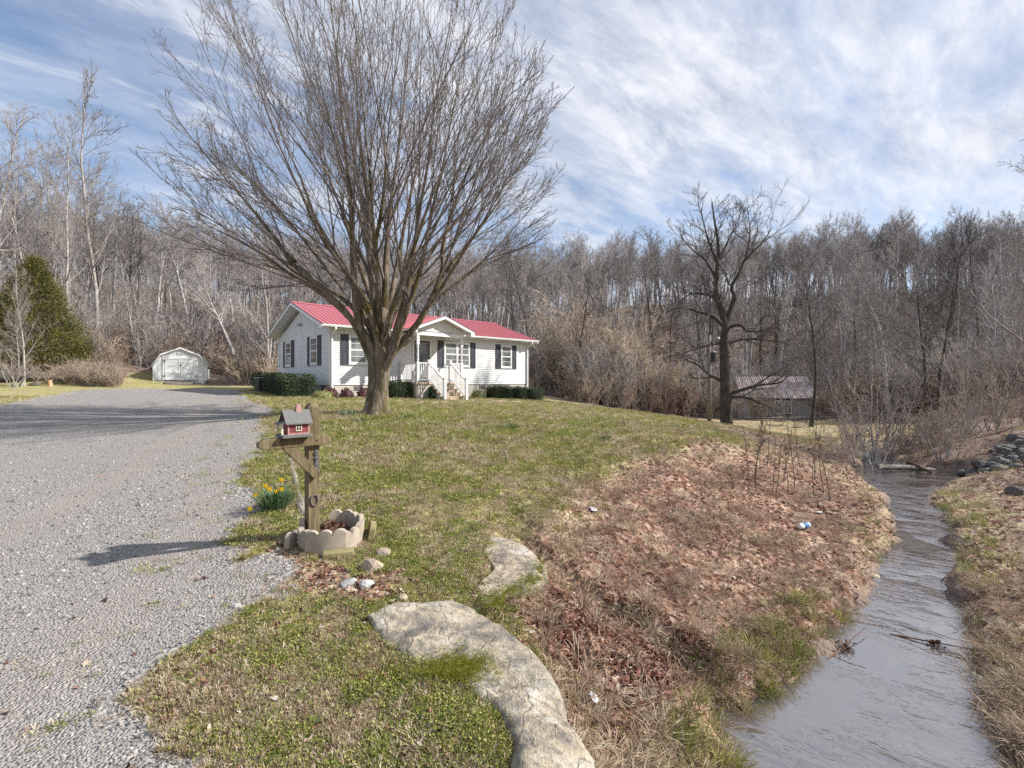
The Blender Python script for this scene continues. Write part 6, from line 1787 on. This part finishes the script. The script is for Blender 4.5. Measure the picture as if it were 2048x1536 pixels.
def daffodils(px, py, n, r, h, flowers, label, seed):
    rg = np.random.default_rng(seed); X, Y = up(px, py)
    e = empty('daffodil_clump', (X, Y, gz(X, Y) - .01)); tag(e, label, 'flowers')
    V, q_ = blades(n, r, h, .011, rg, .35); obj_np('leaves', V, q_, M_blade, e)
    for (fx, fy, fz) in flowers:
        m = MB(); fp = Vector((fx, fy, fz)); ax = Vector((.25, -.9, -.1)).normalized()
        x_ = ax.cross(Vector((0, 0, 1))).normalized(); y_ = x_.cross(ax)
        for k in range(6):
            a = k * math.pi / 3; u_ = x_ * math.cos(a) + y_ * math.sin(a); s_ = x_ * -math.sin(a) + y_ * math.cos(a)
            m.add([fp, fp + u_ * .018 + s_ * .011 + ax * .004, fp + u_ * .036, fp + u_ * .018 - s_ * .011 + ax * .004], [(0, 1, 2, 3)])
        m.cyl(fp, fp + ax * .022, .009, .014, 10)
        fo = m.build('flower', M_yf, e)
        MB().cyl((fx * .3, fy * .3, 0), (fx, fy, fz), .003, .0025, 5).build('stalk', M_blade, fo)
daffodils(552, 1018, 260, .115, .30, [(-.07,-.10,.30),(-.01,-.13,.27),(.06,-.12,.24),(.11,-.10,.26),(.05,.02,.34),(-.17,-.12,.20),(-.19,-.2,.07)], 'clump of yellow daffodils at the gravel edge left of the post', 1)
daffodils(550, 1048, 14, .02, .12, [], 'tiny sprout of green leaves in front of the daffodils', 2)
for i, (px, py, h, lab) in enumerate(((697, 833, .22, 'low clump of young green leaves left of the maple trunk'), (722, 845, .16, 'small clump of green leaves close to the maple roots'), (812, 838, .15, 'small green clump right of the maple trunk'), (1022, 858, .2, 'bright green clump on the open lawn'), (1245, 848, .12, 'small green tuft on the lawn before the thicket'), (1205, 878, .14, 'small green tuft lower on the open lawn'))):
    daffodils(px, py, 90, .16, h, [], lab, 10 + i)

# ------------------------------------------------------------------ ground cover: leaves, grass, stones
rg = np.random.default_rng(99)
def leaf_form(seed):
    r_ = np.random.default_rng(seed); n = 11
    a = np.linspace(0, 2 * math.pi, n, endpoint=False)
    rad = (.5 + .28 * np.cos(a * (3 if seed % 2 else 5)) + .12 * r_.normal(size=n)).clip(.22, 1)
    x = rad * np.cos(a); y = rad * np.sin(a) * .75
    z = .35 * (x ** 2) * r_.uniform(-.4, 1.3) + .45 * y ** 2 * r_.uniform(-.2, 1.4) + .07 * r_.normal(size=n)
    V = np.vstack([[0, 0, .02], np.stack([x, y, z], 1)]); f = np.array([(0, i + 1, (i + 1) % n + 1) for i in range(n)])
    return V, f
M_leaf = randmat('dead_leaf', [(0.0, (0.042, 0.019, 0.014)), (0.28, (0.15, 0.06, 0.04)), (0.52, (0.27, 0.125, 0.085)), (0.74, (0.39, 0.235, 0.17)), (0.9, (0.55, 0.43, 0.34)), (1.0, (0.72, 0.65, 0.56))], .75, .25, .15, 3)
LEAF = [mesh_np('leaf_form', *leaf_form(i), True, [M_leaf]) for i in range(6)]
M_green = randmat('grass_green', [(0.0, (0.13, 0.185, 0.03)), (0.35, (0.25, 0.295, 0.06)), (0.7, (0.39, 0.39, 0.105)), (1.0, (0.52, 0.475, 0.175))], .6, .2, .25, 20)
M_straw = randmat('grass_dead', [(0.0, (0.28, 0.195, 0.125)), (0.5, (0.52, 0.41, 0.275)), (1.0, (0.70, 0.60, 0.45))], .7, .2, .2, 20)
M_tawny = randmat('grass_tawny', [(0.0, (0.18, 0.11, 0.075)), (0.5, (0.36, 0.24, 0.165)), (1.0, (0.54, 0.43, 0.32))], .7, .2, .2, 20)
def tuft_form(seed, n, r, h, w, droop, mat, seg=3):
    V, q_ = blades(n, r, h, w, np.random.default_rng(seed), droop, seg); return mesh_np('tuft_form', V, q_, True, [mat])
G_short = [tuft_form(500 + i, 20, .06, .036, .004, 1.1, M_green) for i in range(3)]
G_dead = [tuft_form(520 + i, 20, .065, .036, .0035, 1.7, M_straw) for i in range(3)]
G_long = [tuft_form(540 + i, 26, .07, .24, .005, 2.3, M_straw, 4) for i in range(3)]
G_longg = [tuft_form(560 + i, 26, .05, .20, .006, 1.1, M_green, 4) for i in range(2)]
G_tawny = [tuft_form(580 + i, 26, .08, .22, .004, 2.3, M_tawny, 4) for i in range(3)]
# rosettes of clover and chickweed
def rosette(seed):
    r_ = np.random.default_rng(seed); n = 44
    p_ = np.stack([r_.normal(size=n) * .035, r_.normal(size=n) * .035, .008 + .016 * r_.random(n)], 1)
    V, q_ = leaf_cloud(p_, np.stack([r_.normal(size=n), r_.normal(size=n), .5 * np.ones(n)], 1), .013, r_, .8)
    return mesh_np('rosette_form', V, q_, True, [M_green])
G_ros = [rosette(600 + i) for i in range(3)]
def polar(n, r0, r1, a0=-56, a1=56, p=1.0):
    r = r0 * (r1 / r0) ** (rg.random(n) ** p); a = np.radians(rg.uniform(a0, a1, n)); return r * np.sin(a), r * np.cos(a)
def place(name, forms, X, Y, scl, label, lift=0.0, tilt=.25, idx=None):
    n = len(X); 
    scatter(name, forms, np.stack([X, Y, ground_z(X, Y) + lift], 1), np.stack([rg.normal(size=n) * tilt, rg.normal(size=n) * tilt, rg.random(n) * 6.283], 1), scl, rg.integers(0, len(forms), n) if idx is None else idx, label)
def pick(X, Y, prob):
    k_ = rg.random(len(X)) < prob; return X[k_], Y[k_]
ROCKS = [(-.45, 3.0, .0), (0, 0, 0)]
def off_rock(X, Y):
    """keep plants off the bare rock faces"""
    def pz_(pix, z): return [((px - 1024) / 960 * (CAMZ - z) * 960 / (py - 763), (CAMZ - z) * 960 / (py - 763)) for px, py in pix]
    a = pz_([(740,1222),(800,1206),(900,1200),(985,1228),(1060,1282),(1110,1350),(1150,1430),(1190,1520),(1205,1640),(1080,1680),(1040,1560),(1010,1452),(962,1395),(885,1345),(775,1280)], 0)
    b = pz_([(985,1066),(1045,1085),(1090,1130),(1068,1163),(1010,1188),(968,1215),(948,1180),(985,1140),(962,1100)], 0)
    w_ = .20 * sstep(.45, .64, fbm(X, Y, 3.2, 3, 444))
    return (polydist(X, Y, a) > -w_ - .035) & (polydist(X, Y, b) > -w_ - .02)
# fallen leaves
X, Y = polar(130000, 1.7, 26)
mk = masks(X, Y); r = np.hypot(X, Y)
dr_ = sstep(.36, .58, fbm(X, Y, 2.2, 3, 123))
pr_ = np.where(mk['litter'] > .4, .40 + .58 * dr_, 0) + np.where((mk['lawn'] < .5) & (mk['litter'] <= .4), .85, 0) + np.where(mk['lawn'] >= .5, .22 + .30 * np.clip(mk['n1'] * 3 + .15, 0, 1), 0)
pr_ = np.where(mk['gravel'] > .5, .004, pr_); pr_ = np.where(mk['ed'] < .06, 0, pr_)
k_ = (rg.random(len(X)) < pr_) & (off_rock(X, Y) | (rg.random(len(X)) < .22)); X, Y = X[k_], Y[k_]; r = np.hypot(X, Y)
place('fallen_leaves', LEAF, X, Y, (.014 + .036 * rg.random(len(X)) ** 1.6) * np.clip(r / 7, 1, 1.8), 'brown fallen leaves strewn over banks and lawn', .012, .45)
print('leaves', len(X))
# dark wet leaves lying deep in the gully
M_wet = randmat('gully_leaf', [(0.0, (0.05, 0.02, 0.015)), (0.4, (0.17, 0.062, 0.042)), (0.8, (0.28, 0.12, 0.08)), (1.0, (0.40, 0.22, 0.16))], .6, .35, .1, 3)
LW = []
for i in range(6):
    mm = LEAF[i].copy(); mm.materials.clear(); mm.materials.append(M_wet); LW.append(mm)
GUL = [tuple(q_[:2]) for q_ in unproject([1115, 1200, 1300, 1410, 1340, 1275, 1225, 1170, 1105], [1190, 1180, 1235, 1290, 1345, 1420, 1500, 1400, 1290])]
Xg = rg.uniform(.2, 2.2, 9000); Yg = rg.uniform(2.4, 5.6, 9000); k_ = polydist(Xg, Yg, GUL) < .12 * rg.random(9000); Xg, Yg = Xg[k_][:2600], Yg[k_][:2600]
place('gully_leaves', LW, Xg, Yg, .026 + .03 * rg.random(len(Xg)), 'dark red-brown leaves lying deep in the gully', .02, .6)
# leaves heaped inside the edging ring
a = rg.random(260) * 6.283; q_ = .23 * np.sqrt(rg.random(260)); X = ex + q_ * np.cos(a); Y = ey + q_ * np.sin(a)
k_ = np.hypot(X - pxp, Y - PYp) > .075; X, Y = X[k_], Y[k_]
scatter('leaf_heap', LEAF, np.stack([X, Y, ground_z(X, Y) + .02 + .12 * rg.random(len(X)) * np.exp(-((X - ex + .03) ** 2 + (Y - ey - .12) ** 2) / .03)], 1), rg.normal(size=(len(X), 3)) * .6, .03 + .03 * rg.random(len(X)), rg.integers(0, 6, len(X)), 'brown leaves heaped inside the edging ring')
# short lawn grass, green and dead
X, Y = polar(210000, 1.7, 27)
mk = masks(X, Y); r = np.hypot(X, Y)
pr_ = np.where(mk['lawn'] > .35, .62, .05) * (mk['gravel'] < .55) * (mk['ed'] > .1) * (mk['litter'] < .55)
pr_ = pr_ + .05 * ((mk['gravel'] >= .55) & (mk['dd'] > -.9) & (mk['n2'] > .08))
k_ = (rg.random(len(X)) < pr_) & off_rock(X, Y); X, Y = X[k_], Y[k_]; r = r[k_]
m1 = fbm(X, Y, .9, 4, 55) * .55 + fbm(X, Y, 5, 2, 66) * .45
isg = rg.random(len(X)) < .16 + .64 * sstep(.36, .60, m1)
s_ = (.7 + .5 * rg.random(len(X))) * np.clip(r / 5, .8, 2.2)
g = np.where(isg)[0]; d_ = np.where(~isg)[0]
gi_ = np.where((rg.random(len(g)) < .4) & (r[g] < 7), rg.integers(3, 6, len(g)), rg.integers(0, 3, len(g)))
place('lawn_grass', G_short + G_ros, X[g], Y[g], s_[g], 'short green grass and clover of the lawn', 0, .2, gi_)
place('dead_grass', G_dead, X[d_], Y[d_], s_[d_], 'dead straw-coloured grass through the lawn', 0, .25)
print('grass', len(X))
# long dead grass on the banks and at the water's edge
X, Y = polar(60000, 1.9, 24, -12, 58)
mk = masks(X, Y); r = np.hypot(X, Y)
edge = sstep(.75, .12, mk['ed']) * (mk['ed'] > .03)
farther = np.clip(1.3 - r / 16, .25, 1)
pr_ = (mk['lawn'] < .5) * (mk['ed'] > .03) * (.09 + .24 * sstep(-.03, .20, mk['n1']) + .36 * edge * farther)
pr_ = pr_ * np.where((r < 5.6) & (X < 1.7), .3, 1.0)
k_ = (rg.random(len(X)) < pr_) & off_rock(X, Y); X, Y, r, e_ = X[k_], Y[k_], r[k_], edge[k_]
u_ = rg.random(len(X)); fb = fbm(X, Y, .8, 3, 91)
ix = np.where(u_ < .5, rg.integers(0, 3, len(X)), rg.integers(5, 8, len(X)))
ix = np.where((e_ > .35) & (fb > .52) & (u_ < .45), rg.integers(3, 5, len(X)), ix)
place('bank_grass', G_long + G_longg + G_tawny, X, Y, (.5 + .5 * rg.random(len(X))) * np.where(e_ > .2, np.clip(6 / r, .45, 1), 1.0), 'long dead and green grass along the creek banks', -.005, .35, ix)
print('bank grass', len(X))
# moss on the rocks
M_moss = randmat('moss', [(0.0, (0.13, 0.14, 0.015)), (0.6, (0.25, 0.26, 0.035)), (1.0, (0.36, 0.34, 0.06))], .9, .1, .1, 20)
MO = []
for i in range(3):
    mm = rosette(650 + i); mm.materials.clear(); mm.materials.append(M_moss); MO.append(mm)
mp = [(925, 1340, 32, 16, 700), (880, 1345, 30, 10, 250), (1062, 1166, 14, 6, 200), (1020, 1186, 20, 7, 260), (985, 1205, 14, 8, 200), (1080, 1140, 6, 9, 120), (640, 1128, 10, 4, 0)]
MX = np.concatenate([np.stack([rg.normal(a, c_, n_), rg.normal(b, d2, n_)], 1) for a, b, c_, d2, n_ in mp if n_])
Ym = (CAMZ - .03) * 960 / (MX[:, 1] - 763); Xm = (MX[:, 0] - 1024) / 960 * Ym
scatter('moss', MO, np.stack([Xm, Ym, np.full(len(Xm), .04) + .012 * rg.random(len(Xm))], 1), np.stack([rg.normal(size=len(Xm)) * .2, rg.normal(size=len(Xm)) * .2, rg.random(len(Xm)) * 6], 1), .16 + .2 * rg.random(len(Xm)), rg.integers(0, 3, len(Xm)), 'bright yellow-green moss cushions on the rock edges')
# the bright green spit of grass on the far bank
sp_ = unproject(1846 + 130 * rg.random(330) ** 1.7, 978 + 80 * rg.random(330)); ed_ = creek_dist(sp_[:, 0], sp_[:, 1]); k_ = (ed_[0] - ed_[1]) > .12
place('spit_grass', G_longg + G_short + G_long[:1], sp_[k_, 0], sp_[k_, 1], .55 + .5 * rg.random(int(k_.sum())), 'bright green grass on the spit across the creek', 0, .3)
# grass hanging over the gully's lip
lp = np.array(LIP); tt_ = rg.random(90) * (len(lp) - 1); i_ = tt_.astype(int); f_ = (tt_ - i_)[:, None]
lpp = lp[i_] * (1 - f_) + lp[np.minimum(i_ + 1, len(lp) - 1)] * f_ + rg.normal(size=(90, 2)) * .12
place('lip_grass', G_tawny + G_long, lpp[:, 0], lpp[:, 1], .4 + .6 * rg.random(90), 'tawny grass hanging over the lip of the gully', 0, .5)
# gravel: loose stones over the packed drive
M_stones = randmat('gravel_stone', [(0.0, (0.11, 0.103, 0.095)), (0.25, (0.22, 0.208, 0.196)), (0.55, (0.34, 0.318, 0.295)), (0.85, (0.42, 0.385, 0.345)), (1.0, (0.50, 0.465, 0.425))], .9, .2, 0, 3)
ST = []
for i in range(5):
    mm = rock_mesh('stone_form', np.random.default_rng(700 + i), 1, .55 + .1 * (i % 3), .5); mm.materials.append(M_stones); ST.append(mm)
X, Y = polar(90000, 1.7, 15, -60, 8)
mk = masks(X, Y); r = np.hypot(X, Y)
pr_ = np.where(mk['gravel'] > .45, .85 * (1 - .6 * track(X, Y)) * np.clip(1.6 - r / 10, .15, 1), .0) + np.where((mk['dd'] < .6) & (mk['gravel'] <= .45), .10 + .2 * (mk['n2'] > .05), 0)
k_ = rg.random(len(X)) < pr_; X, Y, r = X[k_], Y[k_], r[k_]
place('gravel', ST, X, Y, (.004 + .010 * rg.random(len(X)) ** 3.6) * np.clip(r / 4, .9, 1.8), 'loose grey crushed stones covering the driveway', .004, .6)
print('stones', len(X))
# dry weed stalks on the bank
M_stalk = simple('weed_stalk', (0.13, 0.085, 0.06), (0.24, 0.17, 0.12), 5, .9, 0, 0)
def weed(seed, h):
    r_ = np.random.default_rng(seed); n = 8; P_ = np.zeros((1, n, 3)); d = np.array([.06 * r_.normal(), .06 * r_.normal(), 1.])
    for j in range(1, n):
        d = unit(d + .04 * r_.normal(size=3)); P_[0, j] = P_[0, j - 1] + d * h / (n - 1)
    R_ = .010 * (1 - .6 * np.linspace(0, 1, n))[None]
    b = spawn(P_, R_, 9, .45, 1, .5, .15, lambda t, pl, pos, d_: .22 * pl * (1.15 - t), 4, .08, .05, .6, r_, .003, .4)
    b2 = spawn(b[0], b[1], 5, .3, 1, .6, .2, lambda t, pl, pos, d_: .4 * pl + 0 * t, 2, .1, 0, .8, r_, .004, .2)
    return mesh_np('weed', *tubes([(P_, R_, 5), (b[0], b[1], 3), (b2[0], b2[1], 3)]), True, [M_stalk])
WD = [weed(800 + i, 1.1) for i in range(4)]
wpx = [(1497, 952), (1508, 965), (1520, 940), (1545, 985), (1553, 1000), (1567, 960), (1577, 990), (1590, 975), (1628, 1000), (1512, 985), (1600, 940), (1535, 930), (1648, 985), (1660, 1010), (1630, 960)]
for i, (px, py) in enumerate(wpx):
    X, Y = up(px, py); o = link(bpy.data.objects.new('weed_stalk', WD[i % 4])); o.location = (X, Y, gz(X, Y) - .02); s_ = .75 + .5 * rg.random(); o.scale = (s_,) * 3; o.rotation_euler = (rg.normal() * .05, rg.normal() * .05, rg.random() * 6)
    tag(o, 'tall dry brown weed stalk on the bank above the creek bend', 'weed', 'dry weeds on the bank')
# leafy drift caught on sticks in the creek
for (px, py, s_, lab, ang) in ((1690, 1297, .10, 'dark leaf clump caught on a stick at the left edge of the creek', .5), (1868, 1290, .085, 'leaf clump on a stick in the middle of the creek', -.7)):
    Yc = (CAMZ - WATER_Z) * 960 / (py - 763); Xc = (px - 1024) / 960 * Yc
    e = empty('drift_clump', (Xc, Yc, WATER_Z), ang); tag(e, lab, 'debris')
    n = 60; V, F_ = [], []
    for k in range(n):
        lv_, lf_ = leaf_form(k % 6); R3 = np.array(Matrix.Rotation(rg.random() * 6, 3, Vector(rg.normal(size=3)).normalized()))
        V.append(lv_ @ R3.T * .03 + rg.normal(size=3) * np.array([s_ * .5, s_ * .35, s_ * .22]) + np.array([0, 0, s_ * .25])); F_.append(lf_ + k * len(lv_))
    obj_np('leaves', np.concatenate(V), np.concatenate(F_), M_rot, e)
    MB().cyl((-.35, -.02, .0), (.5, .05, .06), .008, .004, 6).build('stick', M_rot, e)
